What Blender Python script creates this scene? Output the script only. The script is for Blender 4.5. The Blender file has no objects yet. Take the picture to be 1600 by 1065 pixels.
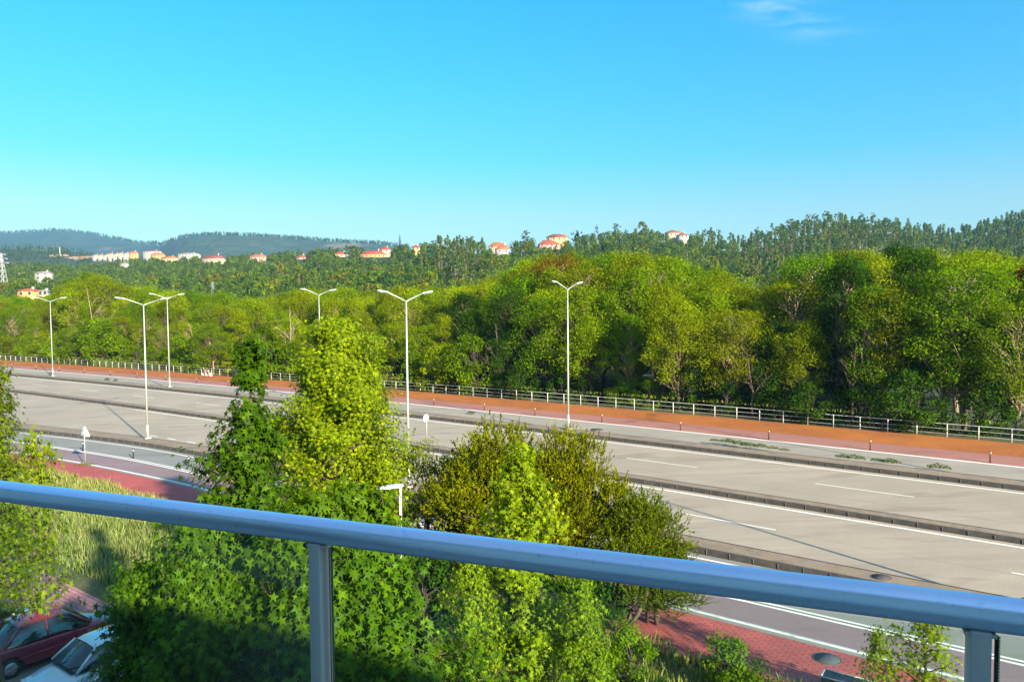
import bpy, math, random
import numpy as np
from mathutils import Matrix, Vector

rng = np.random.default_rng(7)
random.seed(7)
SC = bpy.context.scene
COL = SC.collection

# ------------------------------------------------------------------ camera
F = 1155.; CX = 800.; CY = 532.5; HC = 11.28
PIT = math.radians(2.7); ROLL = .008
_f = np.array([0, math.cos(PIT), -math.sin(PIT)]); _u = np.array([0, math.sin(PIT), math.cos(PIT)]); _r = np.array([1., 0, 0])
_R = _r*math.cos(ROLL)-_u*math.sin(ROLL); _U = _u*math.cos(ROLL)+_r*math.sin(ROLL)
cam = bpy.data.cameras.new('camera'); camo = bpy.data.objects.new('camera', cam); COL.objects.link(camo)
cam.sensor_width = 36; cam.lens = F/1600*36; cam.clip_end = 20000; cam.clip_start = .05
camo.matrix_world = Matrix(((_R[0], _U[0], -_f[0], 0), (_R[1], _U[1], -_f[1], 0), (_R[2], _U[2], -_f[2], HC), (0, 0, 0, 1)))
SC.camera = camo
SC.view_settings.view_transform = 'Standard'; SC.view_settings.look = 'None'
SC.view_settings.gamma = 1; SC.view_settings.exposure = 1.5

# ------------------------------------------------------------------ light
SUN_EL = math.radians(21.0)
SUNH = np.array([.585, -.811])                 # horizontal direction towards the sun
w = bpy.data.worlds.new('World'); SC.world = w; w.use_nodes = True
nt = w.node_tree; nt.nodes.clear()
wo = nt.nodes.new('ShaderNodeOutputWorld'); bg = nt.nodes.new('ShaderNodeBackground'); sky = nt.nodes.new('ShaderNodeTexSky')
sky.sky_type = 'NISHITA'; sky.sun_disc = False; sky.sun_elevation = SUN_EL
sky.sun_rotation = math.atan2(SUNH[0], SUNH[1]); sky.altitude = 0; sky.air_density = 1.0; sky.dust_density = .6; sky.ozone_density = 1.0
bg.inputs['Strength'].default_value = .15
tint = nt.nodes.new('ShaderNodeMix'); tint.data_type = 'RGBA'; tint.blend_type = 'MULTIPLY'; tint.inputs[0].default_value = 1
nt.links.new(sky.outputs[0], tint.inputs[6])
tc0 = nt.nodes.new('ShaderNodeTexCoord'); sp0 = nt.nodes.new('ShaderNodeSeparateXYZ'); nt.links.new(tc0.outputs['Generated'], sp0.inputs[0])
rmp = nt.nodes.new('ShaderNodeValToRGB'); nt.links.new(sp0.outputs[2], rmp.inputs[0])
for i_, (p_, c_) in enumerate([(0., (.34, .375, .37)), (.12, (.275, .395, .42)), (.19, (.125, .43, .52)), (.27, (.085, .46, .60)), (.38, (.056, .49, .65)), (.58, (.50, .72, .84)), (1., (.88, .94, .96))]):
    e_ = rmp.color_ramp.elements[i_] if i_ < 2 else rmp.color_ramp.elements.new(p_)
    e_.position = p_; e_.color = (*c_, 1)
nt.links.new(rmp.outputs[0], tint.inputs[7])
# thin cirrus wisp high on the right: noise inside a soft patch of directions
tc = nt.nodes.new('ShaderNodeTexCoord')
def wmath(op, a, b=None, c=None):
    m = nt.nodes.new('ShaderNodeMath'); m.operation = op
    for i, x in enumerate((a, b, c)):
        if x is None: continue
        if isinstance(x, (int, float)): m.inputs[i].default_value = x
        else: nt.links.new(x, m.inputs[i])
    return m.outputs[0]
sep = nt.nodes.new('ShaderNodeSeparateXYZ'); nt.links.new(tc.outputs['Generated'], sep.inputs[0])
ax = wmath('DIVIDE', sep.outputs[0], sep.outputs[1]); az = wmath('DIVIDE', sep.outputs[2], sep.outputs[1])
cmb = nt.nodes.new('ShaderNodeCombineXYZ'); nt.links.new(wmath('ADD', ax, wmath('MULTIPLY', az, .6)), cmb.inputs[0]); nt.links.new(wmath('MULTIPLY', az, 5.0), cmb.inputs[1])
nz = nt.nodes.new('ShaderNodeTexNoise'); nz.inputs['Scale'].default_value = 7; nz.inputs['Detail'].default_value = 7; nz.inputs['Roughness'].default_value = .6
nt.links.new(cmb.outputs[0], nz.inputs[0])
dx = wmath('DIVIDE', wmath('SUBTRACT', ax, .355), .085)
dz = wmath('DIVIDE', wmath('SUBTRACT', wmath('ADD', az, wmath('MULTIPLY', wmath('SUBTRACT', ax, .355), .38)), .392), .026)
gm = wmath('POWER', 2.718, wmath('MULTIPLY', wmath('ADD', wmath('MULTIPLY', dx, dx), wmath('MULTIPLY', dz, dz)), -1.0))
cl = wmath('MULTIPLY', wmath('MULTIPLY', gm, wmath('MAXIMUM', wmath('SUBTRACT', nz.outputs[0], .42), 0.)), 1.3)
cl = wmath('MULTIPLY', cl, wmath('GREATER_THAN', sep.outputs[1], 0.))
cl = wmath('MINIMUM', cl, 1.)
cm = nt.nodes.new('ShaderNodeMix'); cm.data_type = 'RGBA'; nt.links.new(cl, cm.inputs[0]); nt.links.new(tint.outputs[2], cm.inputs[6]); cm.inputs[7].default_value = (2.8, 3.1, 3.2, 1)
nt.links.new(cm.outputs[2], bg.inputs[0]); nt.links.new(bg.outputs[0], wo.inputs[0])

sl = bpy.data.lights.new('sun', 'SUN'); sl.energy = 5.0; sl.angle = math.radians(.9); sl.color = (1.0, .88, .68)
so = bpy.data.objects.new('sun', sl); COL.objects.link(so)
sd = Vector((SUNH[0]*math.cos(SUN_EL), SUNH[1]*math.cos(SUN_EL), math.sin(SUN_EL)))
so.rotation_euler = sd.to_track_quat('Z', 'Y').to_euler(); so.location = (30, -40, 60)

# ------------------------------------------------------------------ helpers: placement
D = np.array([-.81183765, .58388324]); N = np.array([.58388324, .81183765]); P0 = np.array([-31.047, 62.422])
ZT = ([-1e4, 0, 20, 30, 34, 60, 1e4], [0, 0, 1.02, 1.3, 1.2, .3, .3])
def zg(t): return np.interp(t, ZT[0], ZT[1])
def W(s, t): return P0 + D*s + N*t
def st_of(x, y): q = np.array([x, y])-P0; return q@D, q@N
def hor(X): return 478-.008*(X-800)
def at(X, dep): return (X-CX)/F*dep              # world x of image column X at depth dep
def zat(X, Y, dep): return HC + (hor(X)-Y)/F*dep
def proj(x, y, z): return CX+F*x/y, hor(CX+F*x/y)-F*(z-HC)/y

# ------------------------------------------------------------------ helpers: objects
def tag(o, label=None, cat=None, group=None, kind=None):
    if label: o['label'] = label
    if cat: o['category'] = cat
    if group: o['group'] = group
    if kind: o['kind'] = kind
    return o
def empty(name, loc, rz=0, label=None, cat=None, group=None):
    o = bpy.data.objects.new(name, None); COL.objects.link(o); o.location = loc; o.rotation_euler[2] = rz; o.empty_display_size = .3
    return tag(o, label, cat, group)
def link(name, me, parent=None):
    o = bpy.data.objects.new(name, me); COL.objects.link(o)
    if parent: o.parent = parent
    return o
def copytree(o, parent=None):
    c = o.copy(); COL.objects.link(c)
    if parent: c.parent = parent
    for ch in list(o.children): copytree(ch, c)
    return c

class G:
    """collects faces of one mesh"""
    def __init__(s): s.V = []; s.n = 0; s.Q = []; s.T = []
    def add(s, V, Q=None, T=None, m=0, a=None):
        V = np.asarray(V, float).reshape(-1, 3)
        for F_, L in ((Q, s.Q), (T, s.T)):
            if F_ is not None and len(F_):
                F_ = np.asarray(F_, int); k = len(F_)
                aa = np.full(k, .5) if a is None else np.broadcast_to(np.asarray(a, float), (k,))
                L.append((F_+s.n, np.full(k, m), aa))
        s.V.append(V); s.n += len(V); return s
    def box(s, c, d, rz=0, m=0, a=None, rot=None):
        v = np.array([[i, j, k] for i in (-1, 1) for j in (-1, 1) for k in (-1, 1)], float)*np.asarray(d)/2
        if rot is not None: v = v@np.asarray(rot).T
        if rz: c_, s_ = math.cos(rz), math.sin(rz); v = v@np.array([[c_, s_, 0], [-s_, c_, 0], [0, 0, 1]])
        return s.add(v+np.asarray(c), [[0, 1, 3, 2], [4, 6, 7, 5], [0, 4, 5, 1], [2, 3, 7, 6], [0, 2, 6, 4], [1, 5, 7, 3]], m=m, a=a)
    def tube(s, P, r, n=8, m=0, caps=True, a=None):
        P = np.asarray(P, float); r = np.broadcast_to(np.asarray(r, float), (len(P),))
        T = np.gradient(P, axis=0); T /= np.linalg.norm(T, axis=1)[:, None]+1e-9
        ref = np.array([0, 0, 1.]) if abs(T[:, 2]).mean() < .8 else np.array([1., 0, 0])
        A = np.cross(T, ref); A /= np.linalg.norm(A, axis=1)[:, None]+1e-9; B = np.cross(T, A)
        th = np.arange(n)*2*np.pi/n
        V = P[:, None]+r[:, None, None]*(A[:, None]*np.cos(th)[None, :, None]+B[:, None]*np.sin(th)[None, :, None])
        k = len(P); i = np.arange(k-1)[:, None]*n; j = np.arange(n)[None]; j2 = (j+1) % n
        Q = np.stack([i+j, i+j2, i+n+j2, i+n+j], -1).reshape(-1, 4)
        V = V.reshape(-1, 3); T_ = None
        if caps:
            V = np.vstack([V, P[0], P[-1]]); c0 = k*n; c1 = c0+1; jj = np.arange(n); j3 = (jj+1) % n
            T_ = np.vstack([np.stack([np.full(n, c0), j3, jj], -1), np.stack([np.full(n, c1), (k-1)*n+jj, (k-1)*n+j3], -1)])
        return s.add(V, Q, T_, m=m, a=a)
    def grid(s, V3, m=0, a=None):
        V3 = np.asarray(V3, float); h, w_ = V3.shape[:2]
        i = np.arange(h-1)[:, None]*w_; j = np.arange(w_-1)[None]
        return s.add(V3.reshape(-1, 3), np.stack([i+j, i+j+1, i+w_+j+1, i+w_+j], -1).reshape(-1, 4), m=m, a=a)
    def mesh(s, name, mats, smooth=False):
        me = bpy.data.meshes.new(name); V = np.vstack(s.V)
        me.vertices.add(len(V)); me.vertices.foreach_set('co', V.astype(np.float32).ravel())
        Q = np.vstack([q[0] for q in s.Q]) if s.Q else np.zeros((0, 4), int); T = np.vstack([q[0] for q in s.T]) if s.T else np.zeros((0, 3), int)
        mi = np.concatenate([q[1] for q in s.Q+s.T]); av = np.concatenate([q[2] for q in s.Q+s.T])
        me.loops.add(Q.size+T.size); me.loops.foreach_set('vertex_index', np.concatenate([Q.ravel(), T.ravel()]).astype(np.int32))
        me.polygons.add(len(Q)+len(T))
        ls = np.concatenate([np.arange(len(Q))*4, Q.size+np.arange(len(T))*3]); me.polygons.foreach_set('loop_start', ls.astype(np.int32))
        me.polygons.foreach_set('material_index', mi.astype(np.int32))
        if smooth: me.polygons.foreach_set('use_smooth', np.ones(len(mi), bool))
        for m_ in (mats if isinstance(mats, (list, tuple)) else [mats]): me.materials.append(m_)
        at_ = me.attributes.new('v', 'FLOAT', 'FACE'); at_.data.foreach_set('value', av.astype(np.float32))
        me.update(calc_edges=True); return me
    def obj(s, name, mats, parent=None, smooth=False, bevel=0):
        o = link(name, s.mesh(name, mats, smooth), parent)
        if bevel:
            b = o.modifiers.new('b', 'BEVEL'); b.width = bevel; b.segments = 2; b.limit_method = 'ANGLE'
        return o

# ------------------------------------------------------------------ materials
MATS = {}
def mat(name, rgb, rough=.7, metal=0, noise=None, bump=None, spec=None, coord='Object', extra=None, var=0):
    """noise: list of (scale, detail, rgb2, lo, hi) mixed in by noise; bump: (scale, strength)"""
    m = bpy.data.materials.new(name); m.use_nodes = True; n = m.node_tree.nodes; l = m.node_tree.links; b = n['Principled BSDF']
    b.inputs['Roughness'].default_value = rough; b.inputs['Metallic'].default_value = metal
    if spec is not None: b.inputs['Specular IOR Level'].default_value = spec
    b.inputs['Base Color'].default_value = (*rgb, 1)
    tcn = n.new('ShaderNodeTexCoord'); cur = None
    def colsock():
        nonlocal cur
        if cur is None:
            r = n.new('ShaderNodeRGB'); r.outputs[0].default_value = (*rgb, 1); cur = r.outputs[0]
        return cur
    for nn in (noise or []):
        t = n.new('ShaderNodeTexNoise'); t.inputs['Scale'].default_value = nn[0]; t.inputs['Detail'].default_value = nn[1]
        mp = n.new('ShaderNodeMapping'); l.new(tcn.outputs[coord], mp.inputs[0]); l.new(mp.outputs[0], t.inputs[0])
        if len(nn) > 5: mp.inputs['Scale'].default_value = nn[5]
        if len(nn) > 6: mp.inputs['Rotation'].default_value = (0, 0, nn[6])
        rp = n.new('ShaderNodeValToRGB'); rp.color_ramp.elements[0].position = nn[3]; rp.color_ramp.elements[1].position = nn[4]; l.new(t.outputs[0], rp.inputs[0])
        mx = n.new('ShaderNodeMix'); mx.data_type = 'RGBA'; l.new(rp.outputs[0], mx.inputs[0]); l.new(colsock(), mx.inputs[6]); mx.inputs[7].default_value = (*nn[2], 1); cur = mx.outputs[2]
    if extra: cur = extra(n, l, tcn, colsock())
    if cur is not None: l.new(cur, b.inputs['Base Color'])
    if bump:
        t = n.new('ShaderNodeTexNoise'); t.inputs['Scale'].default_value = bump[0]; t.inputs['Detail'].default_value = 6; l.new(tcn.outputs[coord], t.inputs[0])
        bp = n.new('ShaderNodeBump'); bp.inputs['Strength'].default_value = bump[1]; bp.inputs['Distance'].default_value = bump[2] if len(bump) > 2 else .02
        l.new(t.outputs[0], bp.inputs['Height']); l.new(bp.outputs[0], b.inputs['Normal'])
    MATS[name] = m; return m

def leafmat(name, rgb=None, trans=.45, rough=.7, spec=.02, hue=(1.22, 1.12, .5), lo=.5, hi=1.5):
    """leaf: colour from rgb or from the object's own colour, varied leaf by leaf through the face value v"""
    m = bpy.data.materials.new(name); m.use_nodes = True; n = m.node_tree.nodes; l = m.node_tree.links; n.clear()
    out = n.new('ShaderNodeOutputMaterial'); b = n.new('ShaderNodeBsdfPrincipled'); tr = n.new('ShaderNodeBsdfTranslucent'); mix = n.new('ShaderNodeMixShader')
    if rgb is None: oi = n.new('ShaderNodeObjectInfo'); base = oi.outputs['Color']
    else: c = n.new('ShaderNodeRGB'); c.outputs[0].default_value = (*rgb, 1); base = c.outputs[0]
    a = n.new('ShaderNodeAttribute'); a.attribute_name = 'v'
    mr = n.new('ShaderNodeMapRange'); mr.inputs[3].default_value = lo; mr.inputs[4].default_value = hi; l.new(a.outputs['Fac'], mr.inputs[0])
    mu = n.new('ShaderNodeMix'); mu.data_type = 'RGBA'; mu.blend_type = 'MULTIPLY'; mu.inputs[0].default_value = 1; l.new(base, mu.inputs[6])
    cr = n.new('ShaderNodeCombineColor'); 
    for i in range(3): l.new(mr.outputs[0], cr.inputs[i])
    l.new(cr.outputs[0], mu.inputs[7])
    # warmer tint on part of the leaves
    pw = n.new('ShaderNodeMath'); pw.operation = 'POWER'; l.new(a.outputs['Fac'], pw.inputs[0]); pw.inputs[1].default_value = 3
    m2 = n.new('ShaderNodeMix'); m2.data_type = 'RGBA'; m2.blend_type = 'MULTIPLY'; l.new(pw.outputs[0], m2.inputs[0]); l.new(mu.outputs[2], m2.inputs[6]); m2.inputs[7].default_value = (*hue, 1)
    l.new(m2.outputs[2], b.inputs['Base Color']); l.new(m2.outputs[2], tr.inputs[0])
    b.inputs['Roughness'].default_value = rough; b.inputs['Specular IOR Level'].default_value = spec
    mix.inputs[0].default_value = trans; l.new(b.outputs[0], mix.inputs[1]); l.new(tr.outputs[0], mix.inputs[2]); l.new(mix.outputs[0], out.inputs[0])
    MATS[name] = m; return m

M = {}
M['leaf'] = leafmat('leaf')
M['leaf_stuff'] = leafmat('leaf_stuff', (.10, .15, .020), lo=.4, hi=1.7)
M['star'] = leafmat('star_leaf', None, trans=.5, rough=.5, spec=.15, hue=(1.4, 1.12, .3), lo=.6, hi=1.4)
M['bark'] = mat('bark', (.16, .11, .065), .9, noise=[(6, 6, (.07, .05, .035), .35, .65, (3, 3, .6))], bump=(20, .6))
M['barkeuc'] = mat('bark_eucalyptus', (.19, .15, .10), .9)
M['barkpale'] = mat('bark_pale', (.36, .27, .16), .85, noise=[(3, 6, (.2, .14, .09), .4, .7, (3, 3, .6))])
M['barkdark'] = mat('bark_dark', (.07, .05, .04), .9, noise=[(6, 6, (.035, .028, .02), .35, .65, (3, 3, .6))])
def road(name, c, c2, c3, ang, rough=.85):
    return mat(name, c, rough, noise=[(1.2, 4, c2, .4, .75, (.12, 1, 1), ang), (.25, 5, c3, .42, .72), (60, 3, tuple(x*.66 for x in c), .45, .7), (22, 2, tuple(min(1, x*1.3) for x in c), .55, .8), (.55, 7, tuple(x*.74 for x in c), .56, .66, (.35, 1.6, 1), ang), (2.2, 3, tuple(x*.82 for x in c), .5, .75, (.03, 1, 1), ang)], bump=(90, .25, .01))
RA = math.atan2(D[1], D[0])
M['asphalt'] = road('asphalt_pale', (.355, .29, .212), (.42, .348, .262), (.295, .243, .183), -RA)
M['asphalt_s'] = road('asphalt_service', (.24, .228, .198), (.28, .258, .222), (.21, .198, .175), -RA)
M['asphalt_f'] = road('asphalt_far', (.33, .285, .222), (.38, .33, .262), (.28, .243, .196), -RA)
M['asphalt_p'] = road('asphalt_parking', (.21, .20, .185), (.25, .24, .22), (.17, .165, .16), -RA)
M['purple'] = road('cycle_lane', (.25, .165, .165), (.29, .19, .185), (.21, .145, .15), -RA)
M['pink'] = road('pink_path', (.36, .15, .115), (.41, .18, .14), (.30, .13, .10), -RA)
M['orange'] = mat('orange_earth', (.42, .12, .008), .95, noise=[(.35, 6, (.27, .07, .006), .35, .7), (3, 5, (.40, .13, .015), .5, .75), (40, 3, (.2, .06, .01), .5, .75)], bump=(30, .5, .03))
M['pebble'] = mat('pebble', (.34, .25, .17), .95, noise=[(1.5, 4, (.22, .155, .10), .4, .7), (45, 2, (.11, .08, .055), .47, .62), (32, 2, (.52, .43, .33), .6, .75), (.6, 3, (.28, .20, .125), .5, .7)], bump=(45, .9, .03))
def kerbjoint(n, l, tcn, cur):
    return cur
M['kerb'] = mat('kerb_stone', (.062, .054, .046), .95, noise=[(2.5, 6, (.035, .03, .027), .35, .65), (30, 3, (.10, .09, .075), .55, .8)], bump=(30, .5, .02))
M['kerbw'] = mat('kerb_white', (.62, .60, .55), .8, noise=[(4, 5, (.38, .36, .33), .5, .75)])
def worn(n, l, tcn, cur):
    t = n.new('ShaderNodeTexNoise'); t.inputs['Scale'].default_value = 14; t.inputs['Detail'].default_value = 8; l.new(tcn.outputs['Object'], t.inputs[0])
    rp = n.new('ShaderNodeValToRGB'); rp.color_ramp.elements[0].position = .6; rp.color_ramp.elements[1].position = .8; l.new(t.outputs[0], rp.inputs[0])
    mx = n.new('ShaderNodeMix'); mx.data_type = 'RGBA'; l.new(rp.outputs[0], mx.inputs[0]); l.new(cur, mx.inputs[6]); mx.inputs[7].default_value = (.38, .34, .28, 1); return mx.outputs[2]
M['line'] = mat('road_paint', (.78, .74, .64), .6, extra=worn)
def brick(c1, c2, mortar, scale, ang):
    def f(n, l, tcn, cur):
        mp = n.new('ShaderNodeMapping'); mp.inputs['Rotation'].default_value = (0, 0, ang); l.new(tcn.outputs['Object'], mp.inputs[0])
        b = n.new('ShaderNodeTexBrick'); b.inputs['Scale'].default_value = scale; b.inputs['Color1'].default_value = (*c1, 1); b.inputs['Color2'].default_value = (*c2, 1); b.inputs['Mortar'].default_value = (*mortar, 1)
        b.inputs['Mortar Size'].default_value = .035; b.inputs['Brick Width'].default_value = .62; b.inputs['Row Height'].default_value = .3; l.new(mp.outputs[0], b.inputs[0])
        t = n.new('ShaderNodeTexNoise'); t.inputs['Scale'].default_value = .5; t.inputs['Detail'].default_value = 6; l.new(tcn.outputs['Object'], t.inputs[0])
        mr = n.new('ShaderNodeMapRange'); mr.inputs[1].default_value = .3; mr.inputs[2].default_value = .7; mr.inputs[3].default_value = .72; mr.inputs[4].default_value = 1.12; l.new(t.outputs[0], mr.inputs[0])
        cc = n.new('ShaderNodeCombineColor')
        for i in range(3): l.new(mr.outputs[0], cc.inputs[i])
        mx = n.new('ShaderNodeMix'); mx.data_type = 'RGBA'; mx.blend_type = 'MULTIPLY'; mx.inputs[0].default_value = 1; l.new(b.outputs[0], mx.inputs[6]); l.new(cc.outputs[0], mx.inputs[7]); return mx.outputs[2]
    return f
M['brick'] = mat('red_brick_paving', (.4, .1, .08), .85, extra=brick((.50, .095, .075), (.40, .075, .062), (.22, .05, .045), 1.9, -RA), bump=(30, .3, .01))
M['brick2'] = mat('parking_brick', (.4, .1, .08), .85, extra=brick((.60, .23, .22), (.50, .19, .19), (.28, .12, .12), 1.5, -RA), bump=(30, .3, .01))
M['soil'] = mat('soil_grass', (.12, .105, .035), .95, noise=[(.3, 6, (.07, .085, .02), .4, .65), (4, 5, (.20, .15, .07), .5, .75)], bump=(12, .8, .1))
M['forestfloor'] = mat('forest_floor', (.045, .055, .018), .95, noise=[(.02, 6, (.06, .085, .02), .4, .65), (.3, 6, (.03, .04, .012), .4, .7)], bump=(.6, 1, .8))
M['hill'] = mat('hill_forest', (.022, .04, .014), .95, noise=[(.0035, 7, (.045, .07, .024), .42, .62), (.012, 6, (.018, .034, .012), .42, .66), (.05, 4, (.02, .035, .015), .5, .66), (.0022, 3, (.15, .12, .08), .63, .7)], bump=(.03, 1, 25))
M['earth'] = mat('earth_bank', (.48, .26, .13), .95, noise=[(.05, 5, (.34, .18, .09), .4, .7), (.3, 4, (.12, .13, .05), .55, .7)])
M['galv'] = mat('galvanised_pole', (.42, .44, .38), .5, .25, noise=[(3, 4, (.38, .39, .34), .4, .7)])
M['polebase'] = mat('pole_base_concrete', (.42, .40, .36), .9, noise=[(4, 4, (.3, .28, .25), .4, .7)])
M['led'] = mat('lamp_head_white', (.6, .62, .62), .4)
M['glasslamp'] = mat('lamp_lens', (.5, .52, .5), .2)
M['white'] = mat('white_rail_paint', (.62, .60, .52), .5, noise=[(3, 4, (.5, .45, .36), .55, .8)])
M['bollard'] = mat('bollard_dark', (.03, .028, .027), .5)
M['bollardred'] = mat('bollard_brown', (.14, .05, .035), .6)
M['bollardband'] = mat('bollard_band', (.6, .5, .25), .5)
M['signback'] = mat('sign_back_grey', (.62, .62, .60), .45, .2)
M['alu'] = mat('blue_grey_handrail', (.70, .82, .97), .30, .80, noise=[(2, 4, (.58, .75, .95), .4, .7), (60, 3, (.40, .60, .82), .62, .8)])
M['alupost'] = mat('post_aluminium', (.44, .43, .41), .5, .2)
M['wood'] = mat('bench_wood', (.28, .17, .10), .8); M['concrete'] = mat('bench_concrete', (.6, .56, .46), .85)
M['iron'] = mat('manhole_iron', (.10, .075, .07), .7, noise=[(30, 3, (.05, .04, .04), .45, .6)])
M['irongrey'] = mat('manhole_grey', (.075, .08, .085), .9, noise=[(30, 3, (.045, .05, .05), .45, .6)])
M['steel'] = mat('pylon_steel', (.5, .5, .5), .5, .3)
def glassmat():
    m = bpy.data.materials.new('tinted_glass'); m.use_nodes = True; n = m.node_tree.nodes; l = m.node_tree.links; n.clear()
    out = n.new('ShaderNodeOutputMaterial'); tr = n.new('ShaderNodeBsdfTransparent'); tr.inputs[0].default_value = (.90, .975, .955, 1)
    gl = n.new('ShaderNodeBsdfGlossy'); gl.inputs['Roughness'].default_value = .02; fr = n.new('ShaderNodeLayerWeight'); fr.inputs[0].default_value = .5; p3 = n.new('ShaderNodeMath'); p3.operation = 'POWER'; l.new(fr.outputs['Facing'], p3.inputs[0]); p3.inputs[1].default_value = 4; pw = n.new('ShaderNodeMath'); pw.operation = 'MULTIPLY_ADD'; l.new(p3.outputs[0], pw.inputs[0]); pw.inputs[1].default_value = .10; pw.inputs[2].default_value = .012
    mx = n.new('ShaderNodeMixShader'); l.new(pw.outputs[0], mx.inputs[0]); l.new(tr.outputs[0], mx.inputs[1]); l.new(gl.outputs[0], mx.inputs[2]); l.new(mx.outputs[0], out.inputs[0]); return m
M['glass'] = glassmat()

# ================================================================== TERRAIN
RT = np.array([(-1400, 1300, 395), (-400, 1300, 392), (0, 1500, 392), (100, 1500, 392), (140, 1350, 402), (200, 1000, 414), (300, 850, 415), (400, 800, 410), (500, 760, 404), (560, 720, 403),
    (640, 660, 400), (700, 620, 396), (760, 600, 398), (830, 600, 392), (900, 600, 386), (960, 600, 378), (1050, 620, 379), (1100, 640, 386), (1150, 650, 394),
    (1200, 650, 386), (1250, 660, 370), (1300, 680, 359), (1350, 700, 362), (1400, 720, 368), (1450, 740, 376), (1490, 760, 382), (1530, 760, 369), (1600, 760, 348), (1800, 800, 305), (2300, 800, 285), (3200, 800, 300)], float)
MT = np.array([(-1400, 4300, 372), (-300, 4300, 375), (-100, 4300, 375), (0, 4300, 368), (50, 4300, 365), (90, 4300, 363), (130, 4300, 366), (180, 4200, 374), (230, 4000, 383), (255, 3400, 384), (275, 3100, 378), (300, 3000, 372),
    (340, 3000, 369), (400, 3000, 370), (470, 3000, 375), (540, 3000, 380), (600, 3000, 383), (640, 3000, 389), (700, 3000, 402), (800, 3000, 420), (1200, 3000, 440), (3200, 3000, 440)], float)
def sm(t): t = np.clip(t, 0, 1); return t*t*(3-2*t)
def fb(x, y, s):
    return (np.sin(x/s+1.3*np.sin(y/s*.7))*np.cos(y/s*1.1+.8)+.5*np.sin(x/s*2.3+2+np.cos(y/s*1.9))*np.cos(y/s*2.7)+.25*np.sin(x/s*5.1+y/s*3.3))/1.75
def height(x, y):
    x = np.asarray(x, float); y = np.maximum(np.asarray(y, float), 5.); X = CX+F*x/y
    R = np.interp(X, RT[:, 0], RT[:, 1]); Y = np.interp(X, RT[:, 0], RT[:, 2]); zr = HC+(hor(X)-Y)/F*R
    s_, t_ = (x-P0[0])*D[0]+(y-P0[1])*D[1], (x-P0[0])*N[0]+(y-P0[1])*N[1]
    base = zg(t_)
    y0 = 170.
    u = np.clip((y-y0)/(R-y0), 0, None)
    h = np.where(u < 1, zr*np.clip(u, 0, 1)**1.15*(.75+.25*sm(u)), zr*(1-.45*sm((y-R)/(R*.7))))
    h = h+np.where(y > y0, fb(x, y, 45.)*3.0*sm((y-y0)/150)*sm((R*1.02-y)/60+.2), 0)
    MR = np.interp(X, MT[:, 0], MT[:, 1]); MY = np.interp(X, MT[:, 0], MT[:, 2]); mz = HC+(hor(X)-MY)/F*MR
    v = (y-MR*.62)/(MR*.38)
    hm = mz*np.where(v < 1, sm(v), 1.-.3*sm((y-MR)/1500))+fb(x, y, 260.)*22*sm(v)*sm((1.05-v)*3)
    hh = np.maximum(h, np.where(v > 0, np.where(y > MR*.62, hm, -50), -50))
    bl = sm((t_-40)/60)
    return np.where(t_ < 33, base-.35, base*(1-bl)+np.maximum(hh, .3*(1-bl))*bl - .35*(1-sm((t_-33)/2)))
cols = np.concatenate([np.arange(-1400, -200, 25), np.arange(-200, 1800, 7), np.arange(1800, 3200, 25)])
rows = np.concatenate([np.geomspace(14, 160, 46), np.geomspace(166, 900, 90), np.geomspace(920, 7500, 80)])
XX, YY = np.meshgrid(cols, rows); WX = (XX-CX)/F*YY
g = G(); g.grid(np.dstack([WX, YY, height(WX, YY)]))
terr_m = bpy.data.materials.new('terrain'); 
o = g.obj('hills', M['hill'], smooth=True); tag(o, 'wooded hills and valley rising to blue mountains behind the road', None, kind='structure')
# near part of the same ground: flat land under the road corridor
ss = np.arange(-420, 640, 12.); tt = np.array([-160, -90, -60, -40, -30, -22, -15, -8, 0, 10, 20, 25, 30, 34, 40.])
SS, TT = np.meshgrid(ss, tt); P = P0[None, None]+D*SS[..., None]+N*TT[..., None]
g = G(); g.grid(np.dstack([P, zg(TT)-.03-(TT > 36)*.9])); o = g.obj('ground', M['soil']); tag(o, 'earth and grass ground under the road and paths', None, kind='structure')

# ---- road lines in road coordinates (s along, t across): control points (s, t)
def bend(s, t0): s = np.asarray(s, float); return t0-.00035*s**2*(np.abs(s) < 130)-(.00035*130**2)*(np.abs(s) >= 130)-.00035*2*130*np.maximum(np.abs(s)-130, 0)*.35
CP = {
 'nsepf': [(-420, 1.2), (-120, -.9), (-70, -.9), (-50, -.85), (-7, -.95), (0, -1.4), (8, -2.5), (17.6, -4.2), (30, -6.4), (60, -11), (110, -18), (640, -90)],
 'nsepb': [(-420, 1.25), (-120, -.4), (-90, .1), (-59, .35), (-46, .65), (-10, .85), (0, .45), (8, -.6), (24.7, -3.4), (40, -5.8), (60, -9.2), (110, -16), (640, -88)],
 'dbl': [(-420, -5), (-70, -4.95), (-53, -4.85), (-12.7, -4.4), (-6, -4.55), (0, -5.1), (11.8, -6.6), (30, -9.6), (60, -14.4), (110, -22), (640, -95)],
 'kerb': [(-420, -7.4), (-70, -7.3), (-60, -7.2), (-50, -7.0), (-15, -6.75), (-5, -7.3), (4.6, -8.5), (30, -12.2), (60, -17), (110, -25), (640, -98)],
 'grass': [(-420, -11), (-70, -11), (-55, -10.7), (-40, -10.3), (-17, -9.9), (-2.4, -10.6), (4, -11.6), (30, -15.2), (60, -20), (110, -28), (640, -102)],
}
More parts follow.
